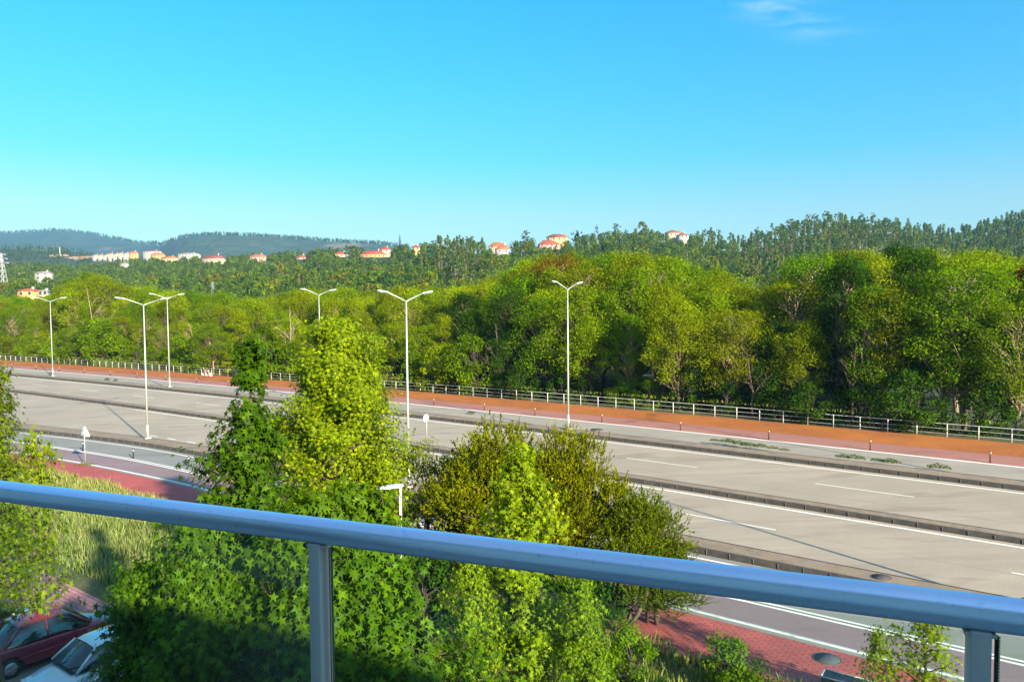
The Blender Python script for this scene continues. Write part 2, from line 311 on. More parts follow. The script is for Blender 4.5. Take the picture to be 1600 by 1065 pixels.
# the near road's left side fans away from the median (merge lane)
SG = np.concatenate([np.arange(-420, -80, 10.), np.arange(-80, 130, 2.), np.arange(130, 641, 12.)])
def ln(key, off=0.):
    if key in CP:
        c = np.array(CP[key], float); t = np.interp(SG, c[:, 0], c[:, 1])
        k = np.array([1, 2, 3, 2, 1.])/9; t[2:-2] = np.convolve(t, k, 'valid')
        return t+off
    return bend(SG, key)+off
def curve_xyz(t, dz=0): p = P0[None]+D*SG[:, None]+N*t[:, None]; return np.column_stack([p, zg(t)+dz])
def strip(name, ta, tb, dz, m, label, s0=-1e9, s1=1e9, n=2, kind='structure', cat=None):
    k = (SG >= s0) & (SG <= s1); brk = [0, 20, 30]
    rowsl = []
    for f in np.linspace(0, 1, n):
        rowsl.append(ta*(1-f)+tb*f)
    V = np.stack([curve_xyz(t, dz)[k] for t in rowsl])
    g = G(); g.grid(V); o = g.obj(name, m); tag(o, label, cat, kind=kind); return o
MEDF, MEDB = 8.75, 9.65; FSF, FSB = 18.0, 19.4
strip('near_carriageway', ln('nsepb', -.05), ln(MEDF, .05), .004, M['asphalt'], 'near two lane carriageway of pale worn asphalt', n=2)
strip('far_carriageway', ln(MEDB, -.05), ln(FSF, .05), .004, M['asphalt'], 'far two lane carriageway of pale asphalt', n=9)
strip('far_service_road', ln(FSB, -.05), ln(23.9), .004, M['asphalt_f'], 'narrow grey service road beyond the far kerbed strip', n=9)
strip('pink_path', ln(23.6), ln(27.0), .010, M['pink'], 'pinkish red footpath beside the far service road', n=3)
strip('orange_earth_verge', ln(26.8), ln(31.6), .016, M['orange'], 'rusty orange earth verge in front of the white fence', n=9)
strip('service_road', ln('dbl', .0), ln('nsepf', .05), .004, M['asphalt_s'], 'grey service lane between double white lines and kerbed strip', n=2)
strip('cycle_lane', ln('kerb', .1), ln('dbl', .02), .008, M['purple'], 'mauve coloured cycle lane beside the pavement kerb', n=2)
strip('pavement', ln('grass', -.15), ln('kerb', -.1), .06, M['brick'], 'red brick pavement beside the cycle lane', n=3)
# kerbed strips (raised, dark stone faces, pebble tops)
def kerbed(name, tf, tb, h, label, s1=1e9):
    k = (SG >= -1e9)
    a = curve_xyz(tf)[k]; b = curve_xyz(tb)[k]
    up = np.array([0, 0, h]); inn = .16
    def mixl(f): return curve_xyz(tf*(1-f)+tb*f)[k]
    wdt = np.maximum(tb-tf, .35); fi = (inn/wdt)
    a2 = curve_xyz(tf+inn)[k]+up; b2 = curve_xyz(tb-inn)[k]+up
    a_t = a+up+N.tolist()[0]*0
    g = G()
    g.grid(np.stack([a-[0, 0, .05], curve_xyz(tf+.02)[k]+up*.93, curve_xyz(tf+.05)[k]+up]), m=0)
    g.grid(np.stack([curve_xyz(tf+.05)[k]+up, a2]), m=0)
    g.grid(np.stack([a2-[0, 0, .0], b2]), m=1)
    g.grid(np.stack([b2, curve_xyz(tb-.05)[k]+up, curve_xyz(tb)[k]-[0, 0, .05]]), m=0)
    # stone joints: thin pale mortar strips on the front face, every 1.6 m
    st = np.arange(-80, 130, 1.05)
    for s_ in st:
        t_ = float(np.interp(s_, SG, tf)); p = W(s_, t_-.004); z = float(zg(t_))
        g.box((*p, z+h/2-.01), (.018, .02, h-.02), rz=RA, m=2)
    o = g.obj(name, [M['kerb'], M['pebble'], M['kerbj']]); tag(o, label, None, kind='structure'); return o
M['kerbj'] = mat('kerb_joint', (.16, .145, .12), .9)
kerbed('near_kerbed_strip', ln('nsepf'), ln('nsepb'), .28, 'raised pebble topped strip with dark kerb nearest the camera')
kerbed('median_strip', ln(MEDF), ln(MEDB), .25, 'raised dark kerbed median between the carriageways')
kerbed('far_kerbed_strip', ln(FSF), ln(FSB), .26, 'raised pebble strip beyond the far carriageway')
# pavement kerb
g = G(); kt = ln('kerb')
a = curve_xyz(kt-.09, .075); b = curve_xyz(kt-.07, .09); c = curve_xyz(kt+.07, .09); d = curve_xyz(kt+.09, -.02)
g.grid(np.stack([curve_xyz(kt-.09, .0), a, b, c, d])); o = g.obj('pavement_kerb', M['kerbw']); tag(o, 'thin pale kerb along the red brick pavement', None, kind='structure')
# gutter stain strip inside pavement
strip('pavement_gutter', ln('kerb', -.34), ln('kerb', -.09), .064, M['asphalt_s'], 'grey concrete edging behind the pavement kerb')
# painted lines
def line(name, t, wd, label, s0=-420, s1=640, dz=.010):
    return strip(name, t-wd/2, t+wd/2, dz, M['line'], label, s0, s1)
line('road_line', ln('nsepf', -.55), .16, 'solid white line beside the near kerbed strip', dz=.012)
line('road_line', ln('dbl', .13), .13, 'upper of the double white lines of the service lane', dz=.012)
line('road_line', ln('dbl', -.16), .15, 'lower of the double white lines of the service lane', dz=.014)
line('road_line', ln(MEDF, -.45), .17, 'solid line on the near carriageway beside the median', dz=.009)
line('road_line', ln(FSF, -.55), .16, 'solid line on the far carriageway beside the far kerb', dz=.009)
line('road_line', ln(23.75), .30, 'broad white edge line beside the pink path', dz=.014)
def dashes(name, tfun, wd, spans, label, dz=.009):
    g = G()
    for s0, s1 in spans:
        sv = np.linspace(s0, s1, 5); t = tfun(sv)
        p = P0[None]+D*sv[:, None]; A = np.column_stack([p+N*(t-wd/2)[:, None], zg(t)+dz]); B = np.column_stack([p+N*(t+wd/2)[:, None], zg(t)+dz])
        g.grid(np.stack([A, B]))
    o = g.obj(name, M['line']); tag(o, label, None, kind='structure')
# dash ends recovered from the picture: (s) along the near and far lanes
dashes('lane_dashes', lambda s: bend(s, 4.95), .13, [(39.3+14.3*k, 34.6+14.3*k) for k in range(-7, 10)], 'dashed lane line on the near carriageway')
dashes('lane_dashes', lambda s: bend(s, 13.9), .13, [(-43.5-12.6*k, -38.3-12.6*k) if k < 2 else (-50-12.6*(k-1), -55-12.6*(k-1)) for k in range(0, 8)]+[(15.5+13.3*k, 11+13.3*k) for k in range(-1, 9)], 'dashed lane line on the far carriageway')
dashes('merge_dashes', lambda s: np.interp(s, [-6, 0, 16, 30, 60], [1.7, 1.6, 1.3, .8, -.8]), .16, [(-4.5+2.95*k, -3.2+2.95*k) for k in range(0, 16)], 'short dashes marking the merge lane')
# crack lines / asphalt seams on the near road
M['seam'] = mat('asphalt_seam', (.2, .175, .15), .9)
for t0 in (2.0, 4.75, 11.7):
    strip('asphalt_seam', bend(SG, t0)+.06*np.sin(SG*.9)+.04*np.sin(SG*2.3+t0), bend(SG, t0)+.06*np.sin(SG*.9)+.04*np.sin(SG*2.3+t0)+.03, .0065, M['seam'], 'thin dark tar seam along the asphalt', -80, 0 if t0 < 4 else 110)
gk_ = np.random.default_rng(61); g = G()
for k in range(34):
    s0_ = gk_.uniform(-68, 60); t0_ = gk_.uniform(1.2, 17); t0_ += 2.2 if 8 < t0_ < 10.4 else 0; n_ = gk_.integers(5, 12); ps_ = np.cumsum(np.column_stack([gk_.uniform(.1, .6, n_), gk_.normal(size=n_)*.35]), 0)+[s0_, t0_]
    ps_[:, 1] = np.clip(ps_[:, 1], 1.1, 17.2); ps_ = ps_[~((ps_[:, 1] > 8.3) & (ps_[:, 1] < 10.2))]
    if len(ps_) < 3: continue
    A_ = [(*W(q[0], bend(q[0], q[1])), float(zg(bend(q[0], q[1])))+.0075) for q in ps_]; B_ = [(*W(q[0]+.012, bend(q[0], q[1])+.022), float(zg(bend(q[0], q[1])))+.0075) for q in ps_]; g.grid([A_, B_])
o = g.obj('asphalt_cracks', M['seam']); tag(o, 'thin irregular cracks in the worn carriageways', None, kind='stuff')
# parking area, lower paving and path near the building
def patch(name, poly, dz, m, label):
    c = [np.array(W(s, t)) for s, t in poly]; g = G()
    V = [(p[0], p[1], dz) for p in c]; g.add(V, [[0, 1, 2, 3]]); o = g.obj(name, m); tag(o, label, None, kind='structure'); return o
patch('parking_lot', [(-120, -60), (60, -60), (60, -20.5), (-120, -20.5)], .004, M['asphalt_p'], 'grey asphalt parking area below the balcony')
patch('lower_pavement', [(-55, -22.3), (60, -22.3), (60, -17.9), (-55, -19.3)], .03, M['brick2'], 'mauve brick pavement beside the parked cars')
patch('cross_path', [(-47.5, -24), (-44.3, -24), (-42.6, -10.2), (-46.5, -10.2)], .034, M['brick2'], 'red brick path crossing the planted strip')

# ================================================================== BUILDING (behind the camera, owner of the balcony)
FN = np.array([.365, .931]); FA = np.array([.931, -.365])     # facade normal (towards the road) and direction
frz = math.atan2(FA[1], FA[0])
M['render'] = mat('cream_render', (.72, .67, .57), .9, noise=[(.8, 5, (.52, .47, .38), .45, .7)])
M['winglass'] = mat('window_glass', (.03, .05, .06), .08, .0, spec=.8)
M['winframe'] = mat('window_frame_white', (.7, .7, .68), .5)
M['slab'] = mat('balcony_slab', (.22, .20, .18), .8, noise=[(4, 4, (.36, .34, .31), .4, .7)])
c0 = FN*(-.9-6)+FA*12
b = empty('apartment_building', (c0[0], c0[1], 0), frz, 'cream rendered apartment building that carries the balcony, behind the railing', 'building')
LB = 96.; HB = 12.75
g = G(); g.box((0, 0, HB/2), (LB, 12, HB)); g.obj('wall', M['render'], b)
g = G(); g.box((0, 0, HB+.15), (LB+.5, 12.5, .3)); g.obj('roof', M['slab'], b)
proto = None
for fl in range(4):
    for k in range(16):
        xl = -LB/2+3+k*6.
        if proto is None:
            g = G(); g.box((0, 0, 0), (1.9, .10, 1.9)); proto = g.obj('window', M['winframe'], b)
            g2 = G(); g2.box((0, .03, 0), (1.7, .10, 1.7)); pane = g2.obj('pane', M['winglass'], proto); q = proto
        else: q = copytree(proto)
        q.location = (xl, 6.02, 1.7+fl*2.95)
g = G(); g.box((-12., 6+1.25, HC-1.63-.1), (8, 2.5, .2)); g.obj('balcony_floor', M['slab'], b)

# ---- balcony railing
RC = FN*1.36
def rp(u, z): p = RC+FA*u; return (p[0], p[1], z)
ZR = HC-.497
rail = empty('balcony_railing', (RC[0], RC[1], HC-1.6), frz, 'blue grey metal balcony railing with round handrail and glass panes in the foreground', 'railing')
def loc(u, v, z): return (u, v, z-(HC-1.6))
g = G(); us = np.linspace(-5, 3.4, 30); g.tube([loc(u, 0, ZR) for u in us], .0285, n=40); hr = g.obj('handrail', M['alu'], rail, smooth=True)
posts_u = [-4.81, -3.54, -2.27, -1.0, .27, 1.54, 2.81]
pp = None
bk = None
for u in posts_u:
    if bk is None:
        g = G(); g.box((0, 0, 0), (.045, .038, .006)); g.box((0, -.012, -.012), (.012, .012, .018)); bk = g.obj('bracket', M['alupost'], rail, bevel=.001); bq = bk
    else: bq = bk.copy(); COL.objects.link(bq)
    bq.location = loc(u, 0, ZR-.031)
    if pp is None:
        g = G(); g.box((0, .0, 0), (.03, .045, 1.05)); pp = g.obj('post', M['alupost'], rail, bevel=.003); q = pp
    else: q = pp.copy(); COL.objects.link(q)
    q.location = loc(u, 0, ZR-.02-.525-.005)
for a_, b_ in zip(posts_u[:-1], posts_u[1:]):
    g = G(); L = b_-a_-.03-.022; g.box((0, 0, 0), (L, .010, .95)); q = g.obj('glass_pane', M['glass'], rail)
    q.location = loc((a_+b_)/2+.004, .004, ZR-.025-.475-.012)
    g = G()
    for k in range(190): g.box((0, 0, -.47+k*.005), (.0022, .0022, .0032), m=0)  # row of tiny boxes stands in for the reflection glinting along the glass edge
    e = g.obj('painted_edge_glint', M['edgeglint'] if 'edgeglint' in M else M.setdefault('edgeglint', mat('painted_edge_glint', (.55, .52, .25), .4)), q); e.location = (-L/2-.001, -.006, 0)
    g = G(); g.box((-.0045, 0, 0), (.005, .008, .95)); g.obj('dark_edge_reflection', M['bollard'], q).location = (-L/2+.001, 0, 0)  # dark strip coloured as the dark part of the glass edge's reflection

# ================================================================== STREET LAMPS
M['polepaint'] = M['galv']
def octa(z0, z1, r0, r1): return [(0, 0, z0), (0, 0, z1)], [r0, r1]
def make_lamp():
    r = empty('street_lamp', (0, 0, 0), 0, 'x', 'street lamp', 'double armed street lamps along the road')
    g = G(); g.tube([(0, 0, 0), (0, 0, 11.35)], [.09, .045], n=12); g.tube([(0, 0, 0), (0, 0, 1.2)], [.10, .097], n=12); g.obj('pole', M['galv'], r, smooth=True)
    g = G(); g.box((0, 0, .05), (.5, .5, .1)); g.box((0, 0, .11), (.34, .34, .03)); g.obj('base', M['polebase'], r)
    for sg in (-1, 1):
        g = G(); g.tube([(0, 0, 11.3), (0, sg*.25, 11.42), (0, sg*1.55, 11.86)], [.05, .045, .035], n=8); a = g.obj('arm', M['galv'], r, smooth=True)
        g = G(); th = math.radians(9)*sg
        xs = [1.45, 1.6, 1.9, 2.2, 2.38]; ws = [.05, .12, .16, .14, .05]; hs = [.035, .06, .055, .04, .02]
        V = []
        for x, w_, h_ in zip(xs, ws, hs):
            z = 11.83+(x-1.45)*.16
            V.append([(-w_, sg*x, z-.02), (-w_, sg*x, z+h_*.4), (-w_*.5, sg*x, z+h_), (w_*.5, sg*x, z+h_), (w_, sg*x, z+h_*.4), (w_, sg*x, z-.02), (-w_, sg*x, z-.02)])
        g.grid(V); hd = g.obj('lamp_head', M['led'], r, smooth=False)
        g = G(); g.box((0, sg*1.95, 11.83+.5*.16-.035), (.22, .5, .02), rot=[[1, 0, 0], [0, 1, 0], [0, 0, 1]]); g.obj('lens', M['glasslamp'], hd)
    return r
lamp = make_lamp()
tn = lambda s: .0
lampspots = [(0, .0, .28, 'double armed street lamp on the near kerbed strip, left of the big bright tree'), (-30.4, 0, .28, 'double armed street lamp rising behind the bright green tree on the near strip'),
    (-61.45, .0, .28, 'street lamp on the near strip at the right edge of the view'), (80, None, .30, 'farthest visible street lamp on the far strip, leftmost in the view'),
    (262.5, None, .30, 'street lamp on the far strip just right of the tall near left lamp'), (499.5, None, .30, 'street lamp on the far strip rising above the top of the bright green tree'),
    (887.5, None, .30, 'street lamp on the far strip right of the olive green bushy tree'), (96, None, .3, 'street lamp on the far strip beyond the left edge of the view'), (62, -10.1, .28, 'near strip street lamp beyond the left edge of the view'), (-62., None, .3, 'far strip street lamp beyond the right edge of the view')]
for i, (s, t, dz, lb) in enumerate(lampspots):
    if t is None:
        if s in (80, 262.5, 499.5, 887.5): s = min(np.arange(-60, 120, .05), key=lambda q: abs(proj(*W(q, float(bend(q, 18.9))), 1.2)[0]-s))
        t = float(bend(s, 18.9))
    q = lamp if i == 0 else copytree(lamp)
    p = W(s, t); q.location = (p[0], p[1], float(zg(t))+dz); q.rotation_euler[2] = RA; q['label'] = lb

# small park lamp in front
p = (at(621.5, 20.5), 20.5)
pl = empty('path_lamp', (p[0], p[1], 0), math.radians(8), 'short path lamp with a flat white leaf shaped head between the green trees', 'street lamp')
g = G(); g.tube([(0, 0, 0), (0, 0, 6.28)], [.055, .038], n=14); g.obj('pole', M['concrete'], pl, smooth=True)
g = G()
xs = [.09, .02, -.12, -.32, -.5, -.62, -.66]; ws = [.06, .16, .19, .20, .17, .10, .03]; hs = [.05, .07, .07, .06, .045, .03, .01]
V = [[(x, -w_, z), (x, -w_*.9, z+h_*.6), (x, 0, z+h_), (x, w_*.9, z+h_*.6), (x, w_, z), (x, 0, z-.015), (x, -w_, z)] for x, w_, h_, z in zip(xs, ws, hs, [6.27+.0*i for i in range(7)])]
g.grid(V); hd = g.obj('lamp_head', M['led'], pl, smooth=True); hd.rotation_euler = (0, 0, 0)
for v in hd.data.vertices: v.co.z += max(0, -v.co.x)*-.06
g = G(); g.box((-.34, 0, 6.225), (.3, .16, .02)); g.obj('lens', M['glasslamp'], hd)

# ================================================================== SIGNS, BOLLARDS, BENCH, MANHOLES
def mastsign(X, Yb, h, shape, label):
    dep = HC*F/(Yb-hor(X)); x = at(X, dep)
    s = empty('road_sign', (x, dep, 0), 0, label, 'road sign')
    g = G(); g.tube([(0, 0, 0), (0, 0, h)], .03, n=8); g.obj('post', M['galv'], s, smooth=True)
    g = G(); yaw = 0
    if shape == 'tri':
        r_ = .52; pts = [(-.48, -.32), (.48, -.32), (0, .55)]
        out = []
        for i in range(3):                                         # rounded corners
            a = np.array(pts[i]); 
            for j, k in ((i-1, .12), ((i+1) % 3, .12)): bb = np.array(pts[j]); out.append(a+(bb-a)*k)
        V = [(q[0], y_, q[1]) for y_ in (.03, .045) for q in out]
    else:
        out = [(math.cos(a)*.36, math.sin(a)*.36) for a in np.arange(24)*2*math.pi/24]; V = [(q[0], y_, q[1]) for y_ in (.03, .045) for q in out]
    n_ = len(out); bmv = V+[(0, .03, 0), (0, .045, 0)]
    T = [[2*n_, (i+1) % n_, i] for i in range(n_)]+[[2*n_+1, n_+i, n_+(i+1) % n_] for i in range(n_)]
    Q = [[i, (i+1) % n_, n_+(i+1) % n_, n_+i] for i in range(n_)]
    g.add(bmv, Q, T); pn = g.obj('sign_panel', M['signback'], s); pn.location = (0, 0, h-.35)
    g = G(); g.box((0, .022, .12), (.4, .016, .04)); g.box((0, .022, -.15), (.4, .016, .04)); g.obj('bracket', M['galv'], pn)
    return s
sg1 = mastsign(126, 729, 2.75, 'tri', 'triangular road sign seen from its pale grey back beside the left pavement'); sg1.rotation_euler[2] = -.15
sg2 = mastsign(665, 699, 1.0, 'round', 'x')
for c_ in list(sg2.children):
    for cc in list(c_.children): bpy.data.objects.remove(cc)
    bpy.data.objects.remove(c_)
bpy.data.objects.remove(sg2)
# round sign on the median, seen nearly edge-on
ps = W(-26.5, float(bend(-26.5, 9.2)))
dep = ps[1]; X_ = 665; 
s_star = min(np.arange(-60, 20, .05), key=lambda s: abs(proj(*W(s, float(bend(s, 9.2))), .75)[0]-665)); ps = W(s_star, float(bend(s_star, 9.2)))
s = empty('road_sign', (ps[0], ps[1], .76), .95, 'round road sign on a thin post in the median, seen from its pale back', 'road sign')
g = G(); g.tube([(0, 0, 0), (0, 0, 2.3)], .028, n=8); g.obj('post', M['galv'], s, smooth=True)
g = G(); n_ = 28; ring = [(math.cos(a)*.32, math.sin(a)*.32) for a in np.arange(n_)*2*math.pi/n_]
V = [(q[0], y_, q[1]) for y_ in (.03, .045) for q in ring]+[(0, .03, 0), (0, .045, 0)]
g.add(V, [[i, (i+1) % n_, n_+(i+1) % n_, n_+i] for i in range(n_)], [[2*n_, (i+1) % n_, i] for i in range(n_)]+[[2*n_+1, n_+i, n_+(i+1) % n_] for i in range(n_)])
pn = g.obj('sign_panel', M['signback'], s); pn.location = (0, 0, 2.05); g = G(); g.box((0, .022, 0), (.3, .016, .05)); g.obj('bracket', M['galv'], pn)

ORD = ['', 'first', 'second', 'third', 'fourth', 'fifth', 'sixth', 'seventh', 'eighth', 'ninth', 'tenth', 'eleventh', 'twelfth', 'thirteenth', 'fourteenth', 'fifteenth', 'sixteenth', 'seventeenth', 'eighteenth', 'nineteenth', 'twentieth']
def ordn(k):
    if k < len(ORD): return ORD[k]
    return f"{k}{'th' if 10 < k % 100 < 14 else {1:'st',2:'nd',3:'rd'}.get(k % 10, 'th')}"
def make_bollard(m, mb, h, r, name='bollard'):
    o = empty(name, (0, 0, 0), 0, 'x', 'bollard')
    g = G(); g.tube([(0, 0, 0), (0, 0, h-.04), (0, 0, h)], [r, r, r*.55], n=12); g.obj('post', m, o, smooth=False)
    g = G(); g.tube([(0, 0, h-.2), (0, 0, h-.13)], [r*1.08, r*1.08], n=12); g.obj('band', mb, o); return o
b1 = make_bollard(M['bollard'], M['signback'], .78, .045)
nb = [(53, 694), (123, 706), (202, 718), (289, 731), (395, 751)]
for i, (X, Y) in enumerate(nb):
    q = b1 if i == 0 else copytree(b1); dep = HC*F/(Y-hor(X)); q.location = (at(X, dep), dep, .008); q['group'] = 'black bollards along the service lane'
    q['label'] = f'black bollard on the double white lines, {ORD[i+1]} from the left' if i < 4 else 'black bollard on the double white lines hidden behind the bright tree'
for k in range(-2, 0):
    pass
b2 = make_bollard(M['bollardred'], M['bollardband'], .80, .055)
sF = [86.1, 77.5, 69.6, 61.7, 54.0, 46.6, 39.2, 31.8, 24.6, 17.4, 10.2, 3.0, -4.0, -11., -17.6, -23.6, -30.7, -38.0, -45.1, -52.1, -59.1, -66.2]
for i, s_ in enumerate(sF):
    q = b2 if i == 0 else copytree(b2); t_ = float(bend(s_, 24.1)); p = W(s_, t_); q.location = (p[0], p[1], float(zg(t_))+.01)
    q['group'] = 'brown bollards along the pink path'; q['label'] = f'short brown bollard beside the pink path, {ordn(i+1)} from the left' if i < 21 else 'brown bollard beside the pink path beyond the right edge'

# fence
fe = empty('pedestrian_fence', (0, 0, 0), 0, 'long white post and rail fence between the orange verge and the wood', 'fence')
ft = lambda s: bend(s, 31.75)+0.0*s
fs = np.arange(-120, 260, 2.0)
FH = 1.0
for zz, rr, nm in ((FH, .027, 'top_rail'), (.62, .015, 'middle_rail'), (.26, .015, 'lower_rail')):
    t_ = ft(fs); pts = P0[None]+D*fs[:, None]+N*t_[:, None]; g = G(); g.tube(np.column_stack([pts, zg(t_)+zz]), rr, n=6); g.obj(nm, M['white'], fe)
pm = None; n_ind = 0; rest = G()
for s_ in fs:
    t_ = float(ft(s_)); p = W(s_, t_); z = float(zg(t_))
    if -66 <= s_ < 132:
        if pm is None:
            g = G(); g.box((0, 0, FH/2-.1), (.065, .05, FH+.2)); pm = g.obj('post', M['white'], fe); q = pm
        else: q = pm.copy(); COL.objects.link(q)
        q.location = (p[0], p[1], z); q.rotation_euler[2] = RA
    else: rest.box((p[0], p[1], z+FH/2-.1), (.065, .05, FH+.2), rz=RA)
q = rest.obj('far_posts', M['white'], fe); q['kind'] = 'stuff'

# bench in front of the fence
s_b = min(np.arange(20, 70, .1), key=lambda s: abs(proj(*W(s, float(ft(s))-1.), 1.3)[0]-325)); t_ = float(ft(s_b))-1.3
p = W(s_b, t_); bn = empty('park_bench', (p[0], p[1], float(zg(t_))+.016), RA+math.pi, 'wooden bench with pale concrete legs in front of the white fence', 'bench')
g = G(); 
for k in range(3): g.box((0, -.17+k*.15, .45), (2.1, .12, .05))
g.obj('seat', M['wood'], bn)
g = G()
for k in range(3): g.box((0, -.33, .62+k*.14), (2.1, .04, .11))
g.obj('backrest', M['wood'], bn)
for x in (-.95, 0, .95):
    g = G(); g.box((x, -.05, .21), (.16, .42, .42)); g.box((x, -.36, .5), (.12, .03, .9)); g.obj('leg', M['concrete'], bn, bevel=.01)

def manhole(X, Y, z, r, m, label):
    dep = (HC-z)*F/(Y-hor(X)); o = empty('manhole_cover', (at(X, dep), dep, z), 0, label, 'manhole cover')
    g = G(); n_ = 28; g.tube([(0, 0, -.02), (0, 0, .012)], [r, r], n=n_); g.obj('lid', m, o)
    g = G(); a = np.arange(n_+1)*2*np.pi/n_
    g.grid([[(math.cos(t)*rr, math.sin(t)*rr, zz) for t in a] for rr, zz in ((r+.005, -.01), (r+.005, .018), (r+.03, .016), (r+.035, -.01))]); g.obj('rim', m, o)
    return o
manhole(1383, 908, .28, .36, M['iron'], 'rusty brown round manhole cover on the near pebble strip')
manhole(1299, 1040, .06, .40, M['irongrey'], 'grey round manhole cover in the red brick pavement')
manhole(932, 672, 1.3, .5, M['iron'], 'dark reddish manhole cover on the far kerbed strip beside a lamp')
# dark planter with a pale rim at the bottom edge
o = empty('planter', (9.55, 20.75, .0), RA, 'dark box planter with thin pale rim on the red pavement at the bottom edge', 'planter')
g = G(); g.box((0, 0, .25), (1.3, .5, .5)); g.obj('box', M['bollard'], o, bevel=.01)
g = G()
for y_ in (-.26, .26): g.box((0, y_, .515), (1.36, .04, .03))
for x_ in (-.66, .66): g.box((x_, 0, .515), (.04, .48, .03))
g.obj('rim', M['kerbw'], o)

# ================================================================== CARS
def carpaint(name, c, rough=.28):
    m = mat(name, c, rough, .1, spec=.6); b = m.node_tree.nodes['Principled BSDF']; b.inputs['Coat Weight'].default_value = .8; b.inputs['Coat Roughness'].default_value = .06; return m
M['carglass'] = mat('car_glass', (.02, .03, .035), .05, 0, spec=1.0)
M['tyre'] = mat('tyre_rubber', (.02, .02, .02), .85); M['rim'] = mat('wheel_rim', (.45, .45, .47), .35, .7); M['trim'] = mat('black_trim', (.02, .02, .022), .6)
M['hl'] = mat('headlight_glass', (.6, .62, .65), .1, .2, spec=.8); M['tl'] = mat('tail_light', (.45, .02, .02), .25)
def make_car(name, paint, label, x, y, rz, hatch=False, L=4.2, zoff=.01):
    c = empty(name, (x, y, zoff), rz, label, 'car')
    # lower body: stations along length (front +x)
    h = L/2
    st = [(-h, .45, .60, .60), (-h+.06, .30, .80, .74), (-h+.5, .24, .93, .83), (-h+1.0, .22, .94, .85), (-.5, .20, .92, .86), (.5, .20, .90, .86), (h-1.25, .22, .88, .85), (h-.6, .24, .80, .82), (h-.15, .28, .70, .74), (h-.02, .36, .58, .62), (h, .45, .52, .5)]
    def sect(x_, zl, zh, w_):
        zm = (zl+zh)/2
        return [(x_, -w_*.86, zl), (x_, -w_*.98, zl+.08), (x_, -w_, zm), (x_, -w_*.97, zh-.10), (x_, -w_*.86, zh-.015), (x_, -w_*.4, zh+.02), (x_, 0, zh+.03), (x_, w_*.4, zh+.02), (x_, w_*.86, zh-.015), (x_, w_*.97, zh-.10), (x_, w_, zm), (x_, w_*.98, zl+.08), (x_, w_*.86, zl)]
    xs = [s_[0] for s_ in st]; xi = np.unique(np.concatenate([np.linspace(-h, h, 50), xs]))
    V = [sect(x_, *[float(np.interp(x_, xs, [s_[k] for s_ in st])) for k in (1, 2, 3)]) for x_ in xi]
    wx = (-h+.85, h-.85)
    V = np.array(V)
    for a in range(len(xi)):                                 # wheel arches cut by raising the sill line
        for wxx in wx:
            d_ = abs(xi[a]-wxx)
            if d_ < .36:
                arch = .30+math.sqrt(max(0, .36**2-d_**2))
                for k in (0, 1, 2, 10, 11, 12): V[a, k, 2] = max(V[a, k, 2], min(arch, .72) if k in (2, 10) else min(arch, .70))
    g = G(); g.grid(V); n_ = len(xi)*13
    body = g.obj('body', paint, c, smooth=True); e = body.modifiers.new('e', 'EDGE_SPLIT'); e.split_angle = math.radians(38)
    # greenhouse
    rb = -h+(.35 if hatch else .75)
    gs = [(rb, .93, .93, .74, .74), (rb+.45, .93, 1.36, .80, .60), (rb+.9, .93, 1.42, .80, .61), (.35, .92, 1.40, .80, .61), (.55, .91, 1.36, .80, .60), (1.15, .88, .90, .78, .74)]
    V = [[(x_, -wb, zb-.02), (x_, -(wt+wb)/2-.02, (zb+zt)/2), (x_, -wt, zt), (x_, 0, zt+.035), (x_, wt, zt), (x_, (wt+wb)/2+.02, (zb+zt)/2), (x_, wb, zb-.02)] for x_, zb, zt, wb, wt in gs]
    g = G(); g.grid(V); gl = g.obj('windows', M['carglass'], c, smooth=False)
    # roof panel and pillars proud of the glass
    g = G(); R_ = [[(x_, -wt-.02, zt-.015), (x_, -wt*.8, zt+.02), (x_, 0, zt+.05), (x_, wt*.8, zt+.02), (x_, wt+.02, zt-.015)] for x_, zb, zt, wb, wt in gs[1:5]]
    g.grid(R_); rf = g.obj('roof', paint, c, smooth=True)
    for sy in (-1, 1):
        g = G()
        for (i, j) in ((0, 1), (4, 5)):
            A = gs[i]; B = gs[j]
            g.tube([(A[0], sy*(A[3] if i == 0 else A[4])+sy*.01, A[1] if i == 0 else A[2]), (B[0], sy*(B[4] if i == 0 else B[3])+sy*.01, B[2])], .04, n=6)
        for xx in (-.15,):
            g.tube([(xx, sy*.815, .92), (xx, sy*.725, 1.16), (xx, sy*.625, 1.40)], .028, n=6)
        g.obj('pillar', paint, c)
        g = G(); g.box((.75, sy*.93, 1.0), (.14, .18, .12)); g.obj('mirror', M['trim'], c, bevel=.02)
        g = G(); g.box((0, sy*.868, .53), (L*.52, .02, .035)); g.obj('side_trim', M['trim'] if hatch else paint, c)
        g = G(); g.box((h-.16, sy*.56, .62), (.2, .30, .13)); g.obj('headlight', M['hl'], c, bevel=.03)
        g = G(); g.box((-h+.07, sy*.58, .72), (.12, .26, .16)); g.obj('tail_light', M['tl'], c, bevel=.02)
        for wxx in wx:
            g = G(); g.tube([(wxx, sy*.68, .30), (wxx, sy*.84, .30)], [.30, .30], n=28); g.tube([(wxx, sy*.835, .30), (wxx, sy*.855, .30)], [.285, .26], n=28); wh = g.obj('wheel', M['tyre'], c, smooth=False)
            g = G(); g.tube([(wxx, sy*.845, .30), (wxx, sy*.862, .30)], [.195, .18], n=20)
            for k in range(5):
                a = k*2*math.pi/5; g.box((wxx+math.cos(a)*.1, sy*.868, .30+math.sin(a)*.1), (.2, .012, .045), rot=[[math.cos(a), 0, -math.sin(a)], [0, 1, 0], [math.sin(a), 0, math.cos(a)]])
            g.obj('rim', M['rim'], wh)
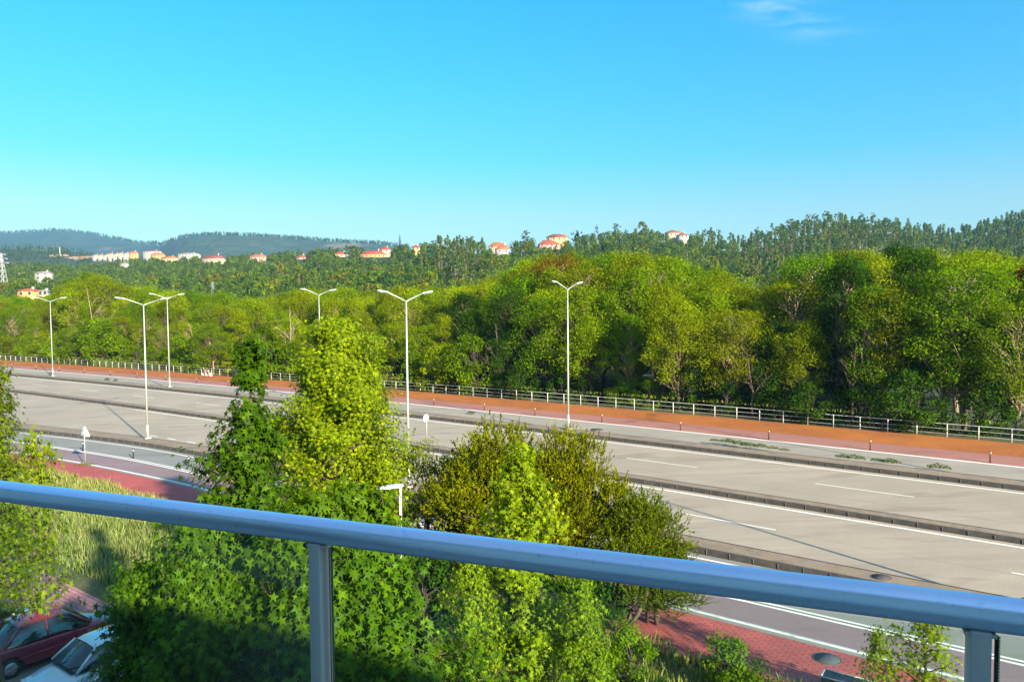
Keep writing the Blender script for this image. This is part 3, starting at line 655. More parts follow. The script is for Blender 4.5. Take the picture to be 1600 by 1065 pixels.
    g = G(); g.box((0, 0, .26), (L-.5, 1.5, .12)); g.obj('underbody', M['trim'], c)
    g = G()
    for yy in (-.35, .25): g.tube([(1.22, yy, .915), (1.0, yy+.45, 1.03)], .012, n=5)
    g.box((1.2, 0, .905), (.09, 1.3, .02)); g.obj('wiper', M['trim'], c)
    g = G(); g.box((h-.02, 0, .36), (.06, 1.2, .1)); g.obj('grille', M['trim'], c)
    return c
hn = math.atan2(N[1], N[0])
make_car('parked_car', carpaint('maroon_paint', (.27, .02, .045)), 'dark red parked car with its nose towards the road', -15.38, 23.65, hn)
make_car('parked_car', carpaint('pale_blue_paint', (.62, .72, .78)), 'pale white car parked nose out beside the dark red car', -12.45, 22.0, hn+math.pi)
make_car('parked_car', carpaint('silver_paint', (.55, .62, .68)), 'silver parked car beyond the dark red car, behind the thin left tree', -18.0, 24.1, hn, hatch=True)
make_car('parked_car', carpaint('white_paint', (.75, .76, .76)), 'white parked car glimpsed through the leaves right of the pale car', -10.0, 20.4, hn, hatch=True)
make_car('parked_car', carpaint('grey_paint', (.45, .5, .55)), 'light grey car mostly hidden under the large leafy tree', -7.6, 18.7, hn+math.pi)
#@@TREES@@
# ================================================================== TREES
def unit(v): return v/(np.linalg.norm(v, axis=-1, keepdims=True)+1e-9)
def quadleaves(g, P, Nn, sz, asp=.6, m=0, a=None, up=None):
    """rhombus leaves at P with normals Nn"""
    k = len(P); r = rng.normal(size=(k, 3)) if up is None else up
    T = unit(np.cross(Nn, r)); 
    if up is not None: T = unit(up-(up*Nn).sum(1)[:, None]*Nn)
    B = np.cross(Nn, T); sz = np.broadcast_to(np.asarray(sz, float), (k,))[:, None]
    V = np.stack([P-T*sz*.5, P+B*sz*.5*asp, P+T*sz*.5, P-B*sz*.5*asp], 1).reshape(-1, 3)
    g.add(V, np.arange(4*k).reshape(-1, 4), m=m, a=rng.random(k) if a is None else a)
ang = np.radians([90, 117, 155, 190, 233, 270, 307, 350, 25, 63]); rad = np.array([1., .34, .92, .36, .72, .22, .72, .36, .92, .34])
STAR = np.vstack([[0, 0, 0], np.column_stack([np.cos(ang)*rad, np.sin(ang)*rad+.0, -.30*rad**2])])
SQ = np.array([[0, 10, 1, 2], [0, 2, 3, 4], [0, 4, 5, 6], [0, 6, 7, 8], [0, 8, 9, 10]])
def starleaves(g, P, Nn, tipdir, sz, m=0):
    k = len(P); T = unit(tipdir-(tipdir*Nn).sum(1)[:, None]*Nn); B = np.cross(T, Nn)
    sz = np.broadcast_to(np.asarray(sz, float), (k,))[:, None, None]
    V = P[:, None]+sz*(B[:, None]*STAR[None, :, 0, None]+T[:, None]*STAR[None, :, 1, None]+Nn[:, None]*STAR[None, :, 2, None])
    Q = (np.arange(k)[:, None, None]*11+SQ[None]).reshape(-1, 4)
    g.add(V.reshape(-1, 3), Q, m=m, a=np.repeat(rng.random(k), 5))
def limb(g, p0, p1, r0, r1, n=6, wob=.06, k=5):
    p0 = np.array(p0, float); p1 = np.array(p1, float); L = np.linalg.norm(p1-p0)
    t = np.linspace(0, 1, k)[:, None]; P = p0+(p1-p0)*t; P[1:-1] += rng.normal(size=(k-2, 3))*wob*L; P[:, 2] += (np.sin(t[:, 0]*math.pi)*.06*L)
    g.tube(P, np.linspace(r0, r1, k), n=n); return P

def sweetgum(H, R0, z0, nbr, nl, lsz, top=.35, seed=1, lead=0., pw=.72):
    """spire crown of star shaped leaves: leader, ascending branches, leaf clusters at the branch ends"""
    global rng; rng = np.random.default_rng(seed)
    gt = G(); gc = G(); zz = np.linspace(0, H, 14); cx = np.cumsum(rng.normal(size=14)*.04); cy = np.cumsum(rng.normal(size=14)*.04); cx -= cx[0]; cy -= cy[0]
    gt.tube(np.column_stack([cx, cy, zz]), np.linspace(.012*H+.02, .012, 14), n=10)
    Ps, Ns, Td, Sz = [], [], [], []
    for i in range(nbr):
        f = (i+.5)/nbr; z = z0+(H-z0)*(f**.9)
        prof = ((1-f)**pw if not lead else (max(0, 1-f/(1-lead))**pw*.97 if f < 1-lead else (.0 if f < 1-lead+.03 else .05)))*(1 if f > .12 else (.55+.45*f/.12))
        L = (R0*prof+(top*.55 if not lead or prof > 0 else .02))*rng.choice([.55, .75, .95, 1.1, 1.3])*rng.uniform(.9, 1.08)
        a = i*2.399+rng.normal()*.3; el = math.radians(rng.uniform(12, 36)+22*f)
        x0 = np.interp(z, zz, cx); y0 = np.interp(z, zz, cy)
        p0 = np.array([x0, y0, z]); d = np.array([math.cos(a)*math.cos(el), math.sin(a)*math.cos(el), math.sin(el)])
        p1 = p0+d*L; limb(gt, p0, p1, .006*H*(1-f)+.01, .006, n=5, wob=.04)
        subs = max(3, int(4+L*3.2))
        for j in range(subs):
            u = rng.uniform(.3, 1.)**.8; q0 = p0+(p1-p0)*u; sd_ = unit(d*.8+rng.normal(size=3)*.75+np.array([0, 0, .25])); sL = (.22+.40*L*(1-u*.6))*rng.uniform(.5, 1.1); sL = min(sL, .95)
            q1 = q0+sd_*sL
            if sL > .25: gt.tube([q0, (q0+q1)/2, q1], [.008, .006, .004], n=4, caps=False)
            k = max(4 if prof > 0 else 0, int((prof > 0)*nl/(nbr*7.)*(.5+sL)*rng.uniform(.7, 1.3)))
            w_ = rng.random(k)**.6; pp = q0+(q1-q0)*w_[:, None]+rng.normal(size=(k, 3))*(.07+.10*min(1, L))*np.array([1, 1, .8])
            Ps.append(pp); outw = unit(pp-np.array([x0, y0, 0])*1.-np.array([0, 0, 1])*pp[:, 2:3]+1e-3)
            Ns.append(unit(np.array([0, 0, 1.])*.75+outw*.75+rng.normal(size=(k, 3))*.42)); Td.append(unit(outw*.7+rng.normal(size=(k, 3))*.45-np.array([0, 0, .75]))); Sz.append(lsz*rng.uniform(.55, 1.15, k))
    # leader tuft
    k = int(60*top); pp = np.column_stack([cx[-1]+rng.normal(size=k)*.1, cy[-1]+rng.normal(size=k)*.1, H-rng.random(k)*.9]); Ps.append(pp); Ns.append(unit(np.array([0, 0, .6])+rng.normal(size=(k, 3))*.6)); Td.append(unit(rng.normal(size=(k, 3)))); Sz.append(lsz*rng.uniform(.4, .9, k))
    starleaves(gc, np.vstack(Ps), np.vstack(Ns), np.vstack(Td), np.concatenate(Sz))
    return gt.mesh('trunk', M['bark'], True), gc.mesh('crown', M['star'])
def plant_tree(name, tm, cm, loc, sc, rz, color, label, cat='tree', group=None, trunkmat=None):
    o = empty(name, loc, rz, label, cat, group); o.scale = sc if isinstance(sc, tuple) else (sc, sc, sc)
    t = link('trunk', tm, o); c = link('crown', cm, o); c.color = (*color, 1); return o

sgA = sweetgum(10.4, 3.25, .9, 210, 56000, .09, seed=3, pw=.62)
sgE = sweetgum(3.4, 1.0, .3, 34, 2300, .10, top=.4, seed=15)
sgB = sweetgum(10.7, 2.6, .8, 140, 15500, .12, top=.20, seed=11, lead=.135, pw=.80)
sgF = sweetgum(10.0, 2.6, .8, 135, 20000, .125, top=.45, seed=13)
sgC = sweetgum(8.8, 1.95, .7, 110, 15500, .115, seed=5)
sgD = sweetgum(9.6, 1.25, 3.7, 80, 12000, .09, seed=8)
def ptree(X, dep, ytop, H, meshes, color, label, rz=0, wide=1., name='sweetgum_tree'):
    zt = zat(X, ytop, dep); k = zt/H
    return plant_tree(name, *meshes, (at(X, dep), dep, 0), (k*wide, k*wide, k), rz, color, label)
BR = (.21, .31, .003); MG = (.085, .175, .003)  # MG: same leaves as the bright trees, shade put into a darker colour
ptree(530, 25.5, 517, 10.4, sgA, (.21, .30, .002), 'big bright yellow green tree with a conical crown in full sun', .3, 1.03)
ptree(374, 14.6, 548, 10.7, sgB, (.055, .13, .002), 'dark green star leaved tree with a thin leader, left of the bright conical tree', 1.0, 1.0)
ptree(452, 10.3, 815, 10.0, sgF, MG, 'star leaved tree directly behind the middle railing post, seen through the glass', 5.2, .95)
ptree(572, 11.0, 795, 10.0, sgF, MG, 'star leaved tree behind the railing post, reaching just above the handrail', 2.2, 1.0)
ptree(300, 10.8, 828, 10.0, sgF, MG, 'leafy star leaved tree behind the left glass pane, right of the cars', 4.1, .85)
ptree(190, 11.5, 915, 10.0, sgF, MG, 'low leafy star leaved tree overlapping the pale car behind the glass', 5.3, .8)
ptree(805, 17.6, 712, 8.8, sgC, BR, 'narrow lime green tree in front of the olive bushy tree', .8, .9)
ptree(735, 16.6, 868, 8.8, sgC, BR, 'short lime green tree left of the narrow lime tree, topping out at the handrail', 4.4, .72)
ptree(905, 16.0, 925, 8.8, sgC, (.17, .27, .003), 'lower lime green star leaved tree right of the narrow lime tree, below the handrail', 2.6, .82)
ptree(-14, 17.5, 585, 9.6, sgD, (.12, .19, .003), 'slender green tree with a bare lower trunk at the left edge beside the red car', .5, .75)
ptree(42, 24.0, 708, 3.4, sgE, (.17, .25, .003), 'small green sapling just right of the slender left edge tree', .5, .62)
ptree(1460, 18.6, 968, 3.4, sgE, (.21, .29, .003), 'small bright tree top in front of the cycle lane beside the right post', .9, 1.0)
ptree(1384, 18.4, 1006, 3.4, sgE, (.15, .22, .003), 'thin sapling top left of the small bright tree near the right post', 1.9, .75)
ptree(690, 18, 1040, 3.4, sgE, (.16, .24, .003), 'low young tree top on the shaded path at the bottom edge', 3.9, .9)

# olive green bushy trees with narrow upright leaves
def bushy(H, R0, nclump, nsh, lf, lsz, seed):
    global rng; rng = np.random.default_rng(seed); gt = G(); gc = G()
    Cc = []
    while len(Cc) < nclump:
        p = rng.uniform(-1, 1, 3)
        if np.linalg.norm(p) < 1 and np.linalg.norm(p) > .35: Cc.append((p[0]*R0*.8, p[1]*R0*.8, H*.52+p[2]*H*.36))
    Cc = np.array(Cc); Ps, Ns, Us = [], [], []
    for k in range(3): 
        b0 = np.array([rng.normal()*.15, rng.normal()*.15, 0])
        limb(gt, b0, (rng.normal()*R0*.35, rng.normal()*R0*.35, H*.55), .10, .05, n=7)
    for c in Cc:
        limb(gt, (c[0]*.12, c[1]*.12, H*.18), c, .045, .012, n=5, wob=.07)
        rc = rng.uniform(.45, .95)
        n_ = int(nsh*rc/.7); dd = unit(rng.normal(size=(n_, 3))+np.array([0, 0, .45])); b = c+dd*rc*rng.uniform(.45, 1., (n_, 1))*np.array([1, 1, .85])
        sd_ = unit(dd*.7+np.array([0, 0, .9])+rng.normal(size=(n_, 3))*.25); L = rng.uniform(.22, .6, n_)
        for j in range(lf):
            u = (j+.5)/lf; P_ = b+sd_*(L*u)[:, None]; o_ = unit(rng.normal(size=(n_, 3))); lead = unit(sd_*1.0+o_*.75)
            Ps.append(P_+o_*.03); Us.append(lead); Ns.append(unit(np.cross(lead, rng.normal(size=(n_, 3)))))
    quadleaves(gc, np.vstack(Ps), np.vstack(Ns), lsz*rng.uniform(.7, 1.2, sum(len(p) for p in Ps)), asp=.34, up=np.vstack(Us))
    return gt.mesh('trunk', M['bark'], True), gc.mesh('crown', M['leaf'])
bu1 = bushy(7.2, 2.9, 46, 75, 11, .145, 21); bu2 = bushy(7.2, 2.3, 30, 62, 10, .15, 22)
OL = (.165, .185, .004)
def pbush(X, dep, ytop, m, wide, color, label, rz):
    k = zat(X, ytop, dep)/6.9; return plant_tree('olive_tree', *m, (at(X, dep), dep, 0), (wide, wide, k), rz, color, label)
pbush(772, 26.0, 662, bu1, 1.12, OL, 'broad olive green bushy tree with narrow leaves behind the lime green tree', .2)
pbush(880, 25.2, 672, bu1, .82, (.18, .195, .004), 'tall right hand olive green bushy tree with upright sunlit twigs', 2.4)
pbush(668, 27.4, 700, bu2, .95, (.15, .17, .006), 'olive grey bushy tree touching the bright conical tree on its right', 4.0)
pbush(828, 25.8, 700, bu1, 1.0, (.16, .18, .004), 'middle olive green bushy mass filling the gap between the two taller olive crowns', 5.0)
pbush(968, 24.8, 765, bu1, .86, (.11, .15, .006), 'lower dark green bushy tree whose sparse twigs reach over the near kerb', 1.0)
pbush(1025, 25.6, 835, bu2, .85, (.11, .15, .006), 'small dark sprawling bush right of the olive trees beside the service lane', 3.0)

# ---- forest trees behind the fence
def broad(H, R0, nclump, per, lsz, seed, z0=.28, shape='round', bark='bark', drop=.0):
    global rng; rng = np.random.default_rng(seed); gt = G(); gc = G()
    zz = np.linspace(0, H*.8, 9); cx = np.cumsum(rng.normal(size=9)*.18); cy = np.cumsum(rng.normal(size=9)*.18); cx -= cx[0]; cy -= cy[0]
    gt.tube(np.column_stack([cx, cy, zz]), np.linspace(.24, .06, 9), n=8)
    for i in range(nclump):
        f = rng.random()**.8; z = H*(z0+(1-z0)*f*.93)
        if shape == 'round': pr = math.sqrt(max(.03, 1-(2*f-.85)**2*.8)) if f < .92 else .35
        elif shape == 'tall': pr = .75*math.sin(math.pi*min(1, f*.85+.15))**.7+.1
        else: pr = (.6+.6*f) if f < .75 else 1.05-(f-.75)*2.2
        a = rng.uniform(0, 2*math.pi); r = R0*pr*math.sqrt(rng.uniform(.12, 1.))*(rng.uniform(1.1, 1.35) if rng.random() < .16 else 1)
        c = np.array([np.interp(z*.8, zz, cx)+math.cos(a)*r, np.interp(z*.8, zz, cy)+math.sin(a)*r, z])
        zb = max(H*.12, z-r*.8-rng.uniform(.3, 1.5)); limb(gt, (np.interp(zb, zz, cx), np.interp(zb, zz, cy), zb), c, .085, .02, n=5, k=5, wob=.06)
        rc = R0*(.12+.27*rng.random()**1.6); cb = rng.random()*.45; n_ = int(per*rng.uniform(.6, 1.4)*(rc/(R0*.26))**1.6)
        d = unit(rng.normal(size=(n_, 3))+np.array([0, 0, .35])); rr = rng.random((n_, 1))**.33
        P_ = c+d*rc*rr*np.array([rng.uniform(.8, 1.5), rng.uniform(.8, 1.5), rng.uniform(.5, 1.1)]); P_ += rng.normal(size=P_.shape)*.055*R0
        Nn = unit(d*.7+np.array([0, 0, .55])+rng.normal(size=(n_, 3))*.6)
        quadleaves(gc, P_, Nn, lsz*rng.uniform(.6, 1.4, n_), asp=.62, a=np.clip(rng.random(n_)*.55+cb, 0, 1))
    return gt.mesh('trunk', M[bark], True), gc.mesh('crown', M['leaf'])
BV = [broad(15, 3.9, 125, 190, .215, 31), broad(15, 4.3, 130, 175, .22, 32, shape='fan', bark='barkpale'), broad(15, 3.1, 110, 185, .20, 33, z0=.16, shape='tall'),
      broad(15, 4.5, 125, 195, .22, 34, z0=.22), broad(15, 3.7, 115, 175, .20, 35, z0=.34, shape='fan'), broad(15, 3.3, 105, 185, .205, 36, z0=.12, shape='tall', bark='barkpale')]
BU = [broad(5, 2.4, 34, 130, .24, 41, z0=.05, bark='barkdark'), broad(5, 2.7, 36, 130, .23, 42, z0=.03, bark='barkdark')]
SKX = np.array([(-300, 440), (-60, 452), (0, 462), (25, 458), (62, 470), (100, 446), (130, 428), (165, 428), (185, 440), (250, 452), (330, 458), (400, 462), (455, 456), (500, 445), (560, 455), (620, 450), (680, 446), (735, 446), (770, 430), (820, 408), (870, 396), (940, 400), (1000, 396), (1060, 402), (1110, 420), (1160, 440), (1210, 452), (1245, 425), (1275, 392), (1340, 382), (1385, 402), (1400, 396), (1430, 378), (1455, 395), (1490, 388), (1540, 398), (1600, 396), (1660, 400), (1900, 380)], float)
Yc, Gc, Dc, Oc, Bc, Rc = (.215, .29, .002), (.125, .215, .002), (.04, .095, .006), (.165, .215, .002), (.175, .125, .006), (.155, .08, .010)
CN = {Yc: 'yellow green', Gc: 'mid green', Dc: 'dark green', Oc: 'olive green', Bc: 'brownish', Rc: 'rusty brown'}
def depth_on_t(X, t):                      # depth where the ray of column X meets the line t
    d = np.array([(X-CX)/F, 1.]); return (t+P0@N)/(d@N)
rows_ = [(35.0, 62, 5.2), (38.5, 36, 4.6), (43.5, 14, 4.9), (50, 2, 5.6), (58, 0, 6.6), (69, 3, 8.0), (83, 5, 9.), (102, 8, 11.)]
placed = 0; rt = np.random.default_rng(99)
for ri, (t_, drop, stp) in enumerate(rows_):
    s_ = -70. - rt.uniform(0, 4); cnt = 0
    while True:
        s_ += stp*rt.uniform(.75, 1.25)
        tj = t_+rt.uniform(-1.6, 1.6)*(1+ri*.25); x, y = W(s_, tj-.00035*s_*s_ if abs(s_) < 130 else tj-6)
        if y < 5 or s_ > 330: break
        X = CX+F*x/y
        if X > 1690 or X < -70:
            if X < -70: break
            continue
        sky_y = float(np.interp(X, SKX[:, 0], SKX[:, 1])); r = rt.random()
        yt = sky_y+drop*rt.uniform(.5, 1.5)+rt.uniform(-3, 9)*(1 if ri < 5 else .6)
        if ri == 0: yt = sky_y+rt.uniform(45, 110)
        gz = float(height(x, y)) if tj > 34 else 1.1; h = zat(X, yt, y)-gz
        h = min(h, 23)
        # colour patches along the wood
        if 705 < X < 850 and ri < 3 and yt > 440: c = Dc if r < .7 else Gc
        elif 1120 < X < 1210 and ri >= 3: c = Oc if r < .5 else Yc
        elif X > 1180: c = [Oc, Gc, Yc, Oc, Dc][int(r*4.99)] if ri else [Oc, Gc, Yc][int(r*2.99)]
        elif X > 850: c = [Yc, Yc, Gc, Oc][int(r*3.99)]
        elif X < 200: c = [Oc, Yc, Gc, Oc][int(r*3.99)]
        else: c = [Yc, Yc, Gc, Oc, Yc][int(r*4.99)]
        if ri in (2, 3) and 118 < X < 172: c = Oc
        if ri in (3,) and 870 < X < 925: c = Bc
        if ri == 2 and X > 1560: c = Rc
        if ri in (3, 4) and 1185 < X < 1225: c = (.22, .14, .02)
        c = tuple(np.clip(np.array(c)*rt.uniform(.82, 1.2)*np.array([rt.uniform(.88, 1.12), 1, 1]), 0, 1)); base = min(CN, key=lambda q: abs(np.array(q)-np.array(c)).sum())
        v = int(rt.integers(0, 6)); wd = h/15*rt.uniform(.85, 1.15); wd = max(wd, .62); wd = min(wd, 1.2)
        if ri == 0 and rt.random() < .25: cnt += 1; continue
        cnt += 1
        if ri < 3: lb = f"{CN[base]} tree in the {ORD[ri+1]} row of the wood, {ordn(cnt)} from the right"
        else: lb = f"{CN[base]} tree in the {ORD[ri+1]} row of the wood, {ordn(cnt)} from the right"
        o = plant_tree('broadleaf_tree', *BV[v], (x, y, gz-.1), (wd, wd, h/14.6), rt.uniform(0, 6.28), c, lb, group='trees of the wood behind the white fence')
        placed += 1
# understorey shrubs right behind the fence
k = 0
s_ = -72.
while s_ < 235:
    s_ += rt.uniform(2.6, 4.6); tj = 33.4+rt.uniform(0, 1.6); x, y = W(s_, tj-.00035*s_*s_*(abs(s_) < 130)-6*(abs(s_) >= 130))
    if y < 5: continue
    X = CX+F*x/y
    if X > 1680 or X < -60: continue
    if X > 760 and rt.random() < .08: continue
    c = (Gc if rt.random() < .55 else Oc) if X < 720 else (Dc if rt.random() < .72 else Gc); k += 1
    sc = rt.uniform(.6, 1.35) if X < 760 else rt.uniform(.4, 1.0)
    plant_tree('shrub', *BU[k % 2], (x, y, 1.0), (sc, sc, sc*rt.uniform(.8, 1.3)), rt.uniform(0, 6.28), tuple(np.array(c)*rt.uniform(.8, 1.2)), f"{'dark' if X > 720 else 'green'} shrub close behind the white fence, {ordn(k)} from the right", 'shrub', 'shrubs behind the white fence')

# bare pale trees
def bare(H, seed, spread=.4, nb=11):
    global rng; rng = np.random.default_rng(seed); g = G(); zz = np.linspace(0, H, 9); cx = np.cumsum(rng.normal(size=9)*.16); cy = np.cumsum(rng.normal(size=9)*.16)
    T = np.column_stack([cx-cx[0], cy-cy[0], zz]); g.tube(T, np.linspace(.12, .02, 9), n=7)
    for i in range(nb):
        f = rng.uniform(.25, .95); p = np.array([np.interp(f*H, zz, T[:, k]) for k in (0, 1)]+[f*H]); a = rng.uniform(0, 6.28); L = H*spread*(1.1-f)*rng.uniform(.6, 1.2)
        e = p+np.array([math.cos(a)*L*.75, math.sin(a)*L*.75, L*.9]); B = limb(g, p, e,   .04*(1.2-f), .01, n=5, k=6, wob=.05)
        for j in range(5):
            u = rng.uniform(.3, 1); q = p+(e-p)*u; limb(g, q, q+unit(rng.normal(size=3)+np.array([math.cos(a), math.sin(a), 1.]))*L*.4*rng.uniform(.5, 1), .025, .008, n=4, k=4)
    return g
for X, t_, yt, H_, lb in ((450, 33.6, 480, 9, 'bare grey branched dead tree behind the fence, left of the bright conical tree'), (303, 33.2, 505, 6.5, 'pale bent bare trunk behind the fence between two left lamps'),
                          (332, 33.4, 515, 6, 'thin pale bare trunk right of the bent one behind the fence'), (140, 34.3, 450, 12, 'pale forked bare stem in the crowns near the far left lamp'), (765, 33.4, 505, 8, 'brown bare branched tree in the dark gap of the wood'),
                          (1335, 34, 520, 9, 'stout brown bare branching tree in the dark wood on the right'), (1180, 33.6, 545, 6.5, 'low brown leaning bare tree at the dark wood edge')):
    dep = float(depth_on_t(X, t_)); 
    for _ in range(4):
        sx = st_of(at(X, dep), dep)[0]; dep = float(depth_on_t(X, t_-.00035*sx*sx*(abs(sx) < 130)-6*(abs(sx) >= 130)))
    hh_ = zat(X, yt, dep)-1.; o = empty('bare_tree', (at(X, dep), dep, 1.0), .4, lb, 'tree'); o.scale = (hh_/H_,)*3
    bare(H_, int(X)).obj('trunk', M['barkpale'] if X < 700 else M['bark'], o, smooth=True)

# ---- slope trees
def small_tree(kind, seed):
    global rng; rng = np.random.default_rng(seed); g = G()
    if kind == 'b':
        H = 9.; g.tube([(0, 0, 0), (.1, 0, 3), (.1, .1, 6)], [.22, .16, .08], n=5, m=1)
        for i in range(26):
            f = rng.random(); c = np.array([rng.normal()*1.5, rng.normal()*1.5, 2.2+f*5.8]); c[:2] *= .5+.9*math.sin(math.pi*min(1, .2+f*.7)); n_ = 34; d = unit(rng.normal(size=(n_, 3))+np.array([0, 0, .3]))
            quadleaves(g, c+d*rng.uniform(.5, 1.3)*rng.random((n_, 1))**.4, unit(d+rng.normal(size=(n_, 3))*.4), rng.uniform(.4, 1.0, n_), .7)
    elif kind == 'e':
        H = 20.; g.tube([(0, 0, 0), (.2, 0, 7), (-.1, .2, 14), (.1, 0, 19)], [.30, .24, .16, .06], n=5, m=1)
        for i in range(22):
            f = rng.random()**.7; c = np.array([rng.normal()*1.9*(1.15-f*.7), rng.normal()*1.9*(1.15-f*.7), 7.5+f*11.5]); n_ = 30; d = unit(rng.normal(size=(n_, 3)))
            g.tube([(0, 0, c[2]-1.6), c], [.08, .04], n=4, m=1, caps=False)
            quadleaves(g, c+d*rng.uniform(.5, 1.15)*rng.random((n_, 1))**.4*np.array([1, 1, .75]), unit(d+rng.normal(size=(n_, 3))*.5), rng.uniform(.4, 1.05, n_), .6)
    else:
        H = 14.; g.tube([(0, 0, 0), (0, 0, 13.6)], [.28, .04], n=6, m=1)
        for i in range(19):
            f = i/19; z = 1.6+f*12.2; R_ = (2.7 if kind == 'c' else 1.2)*(1-f)**.85*rng.uniform(.75, 1.15)+.12; n_ = int(46*(1-f)+10); a = rng.uniform(0, 6.28, n_); r = R_*rng.random(n_)**.5
            P_ = np.column_stack([np.cos(a)*r, np.sin(a)*r, z-r*.28+rng.normal(size=n_)*.12]); quadleaves(g, P_, unit(np.column_stack([np.cos(a)*.5, np.sin(a)*.5, np.ones(n_)])+rng.normal(size=(n_, 3))*.3), rng.uniform(.4, .9, n_), .6)
    return g
SB = [small_tree('b', 50+i).mesh('hill_tree', [M['leaf'], M['bark']]) for i in range(5)]
SE = [small_tree('e', 60+i).mesh('eucalyptus', [M['leaf'], M['barkeuc']]) for i in range(5)]
SCo = [small_tree('c', 70).mesh('conifer', [M['leaf'], M['barkdark']]), small_tree('y', 71).mesh('cypress', [M['leaf'], M['barkdark']])]

# ---- houses on the ridge (x column, base row, width px, depth, storeys, wall, roof, hip?, yaw, label)
WALLC = {'cream': (.50, .38, .24), 'white': (.44, .40, .34), 'ochre': (.50, .30, .10), 'pink': (.50, .28, .22), 'yellow': (.52, .38, .16)}
ROOFC = {'red': (.42, .07, .03), 'orange': (.50, .13, .04), 'brown': (.26, .08, .06), 'grey': (.30, .24, .22), 'scarlet': (.60, .03, .04)}
for k_, v_ in WALLC.items(): M['w_'+k_] = mat('wall_'+k_, v_, .9, noise=[(.4, 4, tuple(x*.82 for x in v_), .45, .7)])
for k_, v_ in ROOFC.items():
    M['r_'+k_] = mat('roof_'+k_, v_, .85, noise=[(.8, 5, tuple(x*.7 for x in v_), .4, .7)])
HOUSES = []
def house(X, Yb, wpx, dep, hpx, wall, roof, yaw, label, roofpx=None, d_=None, flat=False, cat='house', name='house'):
    wpx *= .9; hpx *= .92; x = at(X, dep); z = zat(X, Yb, dep); wd = wpx/F*dep; hh = hpx/F*dep; dd = d_ or max(7., wd*.5); rh = (roofpx or hpx*.5)/F*dep
    tz = float(height(x, dep)); o = empty(name, (x, dep, z), yaw, label, cat)
    g = G(); fd = max(1.5, z-tz+2); g.box((0, 0, (hh-fd)/2), (wd, dd, hh+fd)); wl = g.obj('wall', M['w_'+wall], o)
    g = G(); e = .5; a, b_ = wd/2+e, dd/2+e; rl = max(.1, a-b_)
    if flat: g.box((0, 0, hh+rh/2), (wd+.6, dd+.6, rh))
    else:
        V = [(-a, -b_, hh), (a, -b_, hh), (a, b_, hh), (-a, b_, hh), (-rl, 0, hh+rh), (rl, 0, hh+rh), (-a, -b_, hh-.2), (a, -b_, hh-.2), (a, b_, hh-.2), (-a, b_, hh-.2)]
        g.add(V, [[0, 1, 5, 4], [2, 3, 4, 5], [6, 7, 1, 0], [7, 8, 2, 1], [8, 9, 3, 2], [9, 6, 0, 3], [9, 8, 7, 6]], [[1, 2, 5], [3, 0, 4]])
    rf = g.obj('roof', M['r_'+roof], o)
    if not flat: g = G(); g.box((wd*.2, 0, hh+rh*.9), (.9, .9, rh*.8+.6)); g.obj('chimney', M['w_white'], rf)
    nst = max(1, int(hh/3.)); nw = max(2, int(wd/3.6))
    for st_ in range(nst):
        for i in range(nw):
            xx = -wd/2+(i+.5)*wd/nw; zz = (st_+.55)*hh/nst
            f = None; g = G(); g.box((xx, -dd/2-.03, zz), (1.25, .1, 1.55)); f = g.obj('window', M['winframe'], o); g = G(); g.box((xx, -dd/2-.06, zz), (1.05, .1, 1.35)); g.obj('pane', M['winglass'], f)
    HOUSES.append((X-wpx/2-1, X+wpx/2+1, Yb-hpx-(roofpx or hpx*.5)-1, Yb-hpx*.45, dep)); return o
house(786, 396, 22, 590, 7, 'white', 'orange', .2, 'white house with an orange tiled roof below the ridge, left of the cream skyline block', 7)
house(779, 389, 30, 612, 4, 'cream', 'orange', .1, 'upper orange roofed house just behind the white ridge house', 6)
house(872, 377, 36, 640, 6, 'yellow', 'brown', -.2, 'long cream building with a low brown red roof on the skyline', 5)
house(858, 386, 34, 600, 4, 'pink', 'red', .15, 'lower red roofed house in front of the long cream skyline building', 6)
house(1052, 371, 24, 640, 7, 'cream', 'brown', .3, 'cream villa with a pale low roof among the trees on the skyline', 4)
house(1066, 373, 16, 630, 5, 'white', 'brown', .3, 'small white annex with a brown roof right of the skyline villa', 4)
house(652, 391, 13, 625, 4.5, 'yellow', 'scarlet', 0, 'small yellow house with a bright red roof right of the tall conifer', 4)
house(586, 404, 42, 720, 7, 'ochre', 'red', .1, 'long ochre building with a red tiled roof between the ridge trees', 6)
house(604, 395, 18, 740, 5, 'cream', 'red', -.1, 'smaller red roofed house behind the long ochre building', 4)
house(536, 403, 22, 735, 6, 'cream', 'red', .2, 'cream house with a red roof left of the long ochre building', 4)
house(474, 406, 15, 770, 4, 'pink', 'brown', .1, 'pink house with a dull red roof on the left part of the ridge', 4)
house(407, 407, 26, 800, 6, 'pink', 'orange', .1, 'pink house with a bright orange red roof below the quarry', 4)
house(338, 410, 36, 850, 6, 'cream', 'brown', 0, 'broad cream house with a brown red hipped roof on the left ridge', 6)
house(300, 401, 34, 900, 4, 'white', 'grey', .1, 'low white flat looking building behind the broad cream house', 2)
house(269, 408, 26, 930, 5, 'yellow', 'orange', -.1, 'yellow house with an orange roof in the hillside town', 3)
house(251, 403, 22, 960, 5, 'ochre', 'orange', .1, 'ochre house left of the yellow house in the hillside town', 3)
house(243, 397, 28, 1000, 4, 'white', 'brown', .1, 'white row of houses with brown roofs above the ochre house', 2)
house(213, 402, 14, 1080, 7, 'ochre', 'orange', .1, 'tall ochre house at the right end of the white terraces', 3)
for i, (X, Y) in enumerate(((202, 401), (194, 400), (186, 402), (178, 401), (170, 404), (162, 403), (154, 404))):
    house(X, Y, 9, 1120+i*12, 4.5, ['white', 'cream'][i % 2], ['grey', 'brown'][i % 2], .2, f"small {['white', 'cream'][i % 2]} terraced house in the distant town, {ORD[i+1]} left of the ochre one", 2)
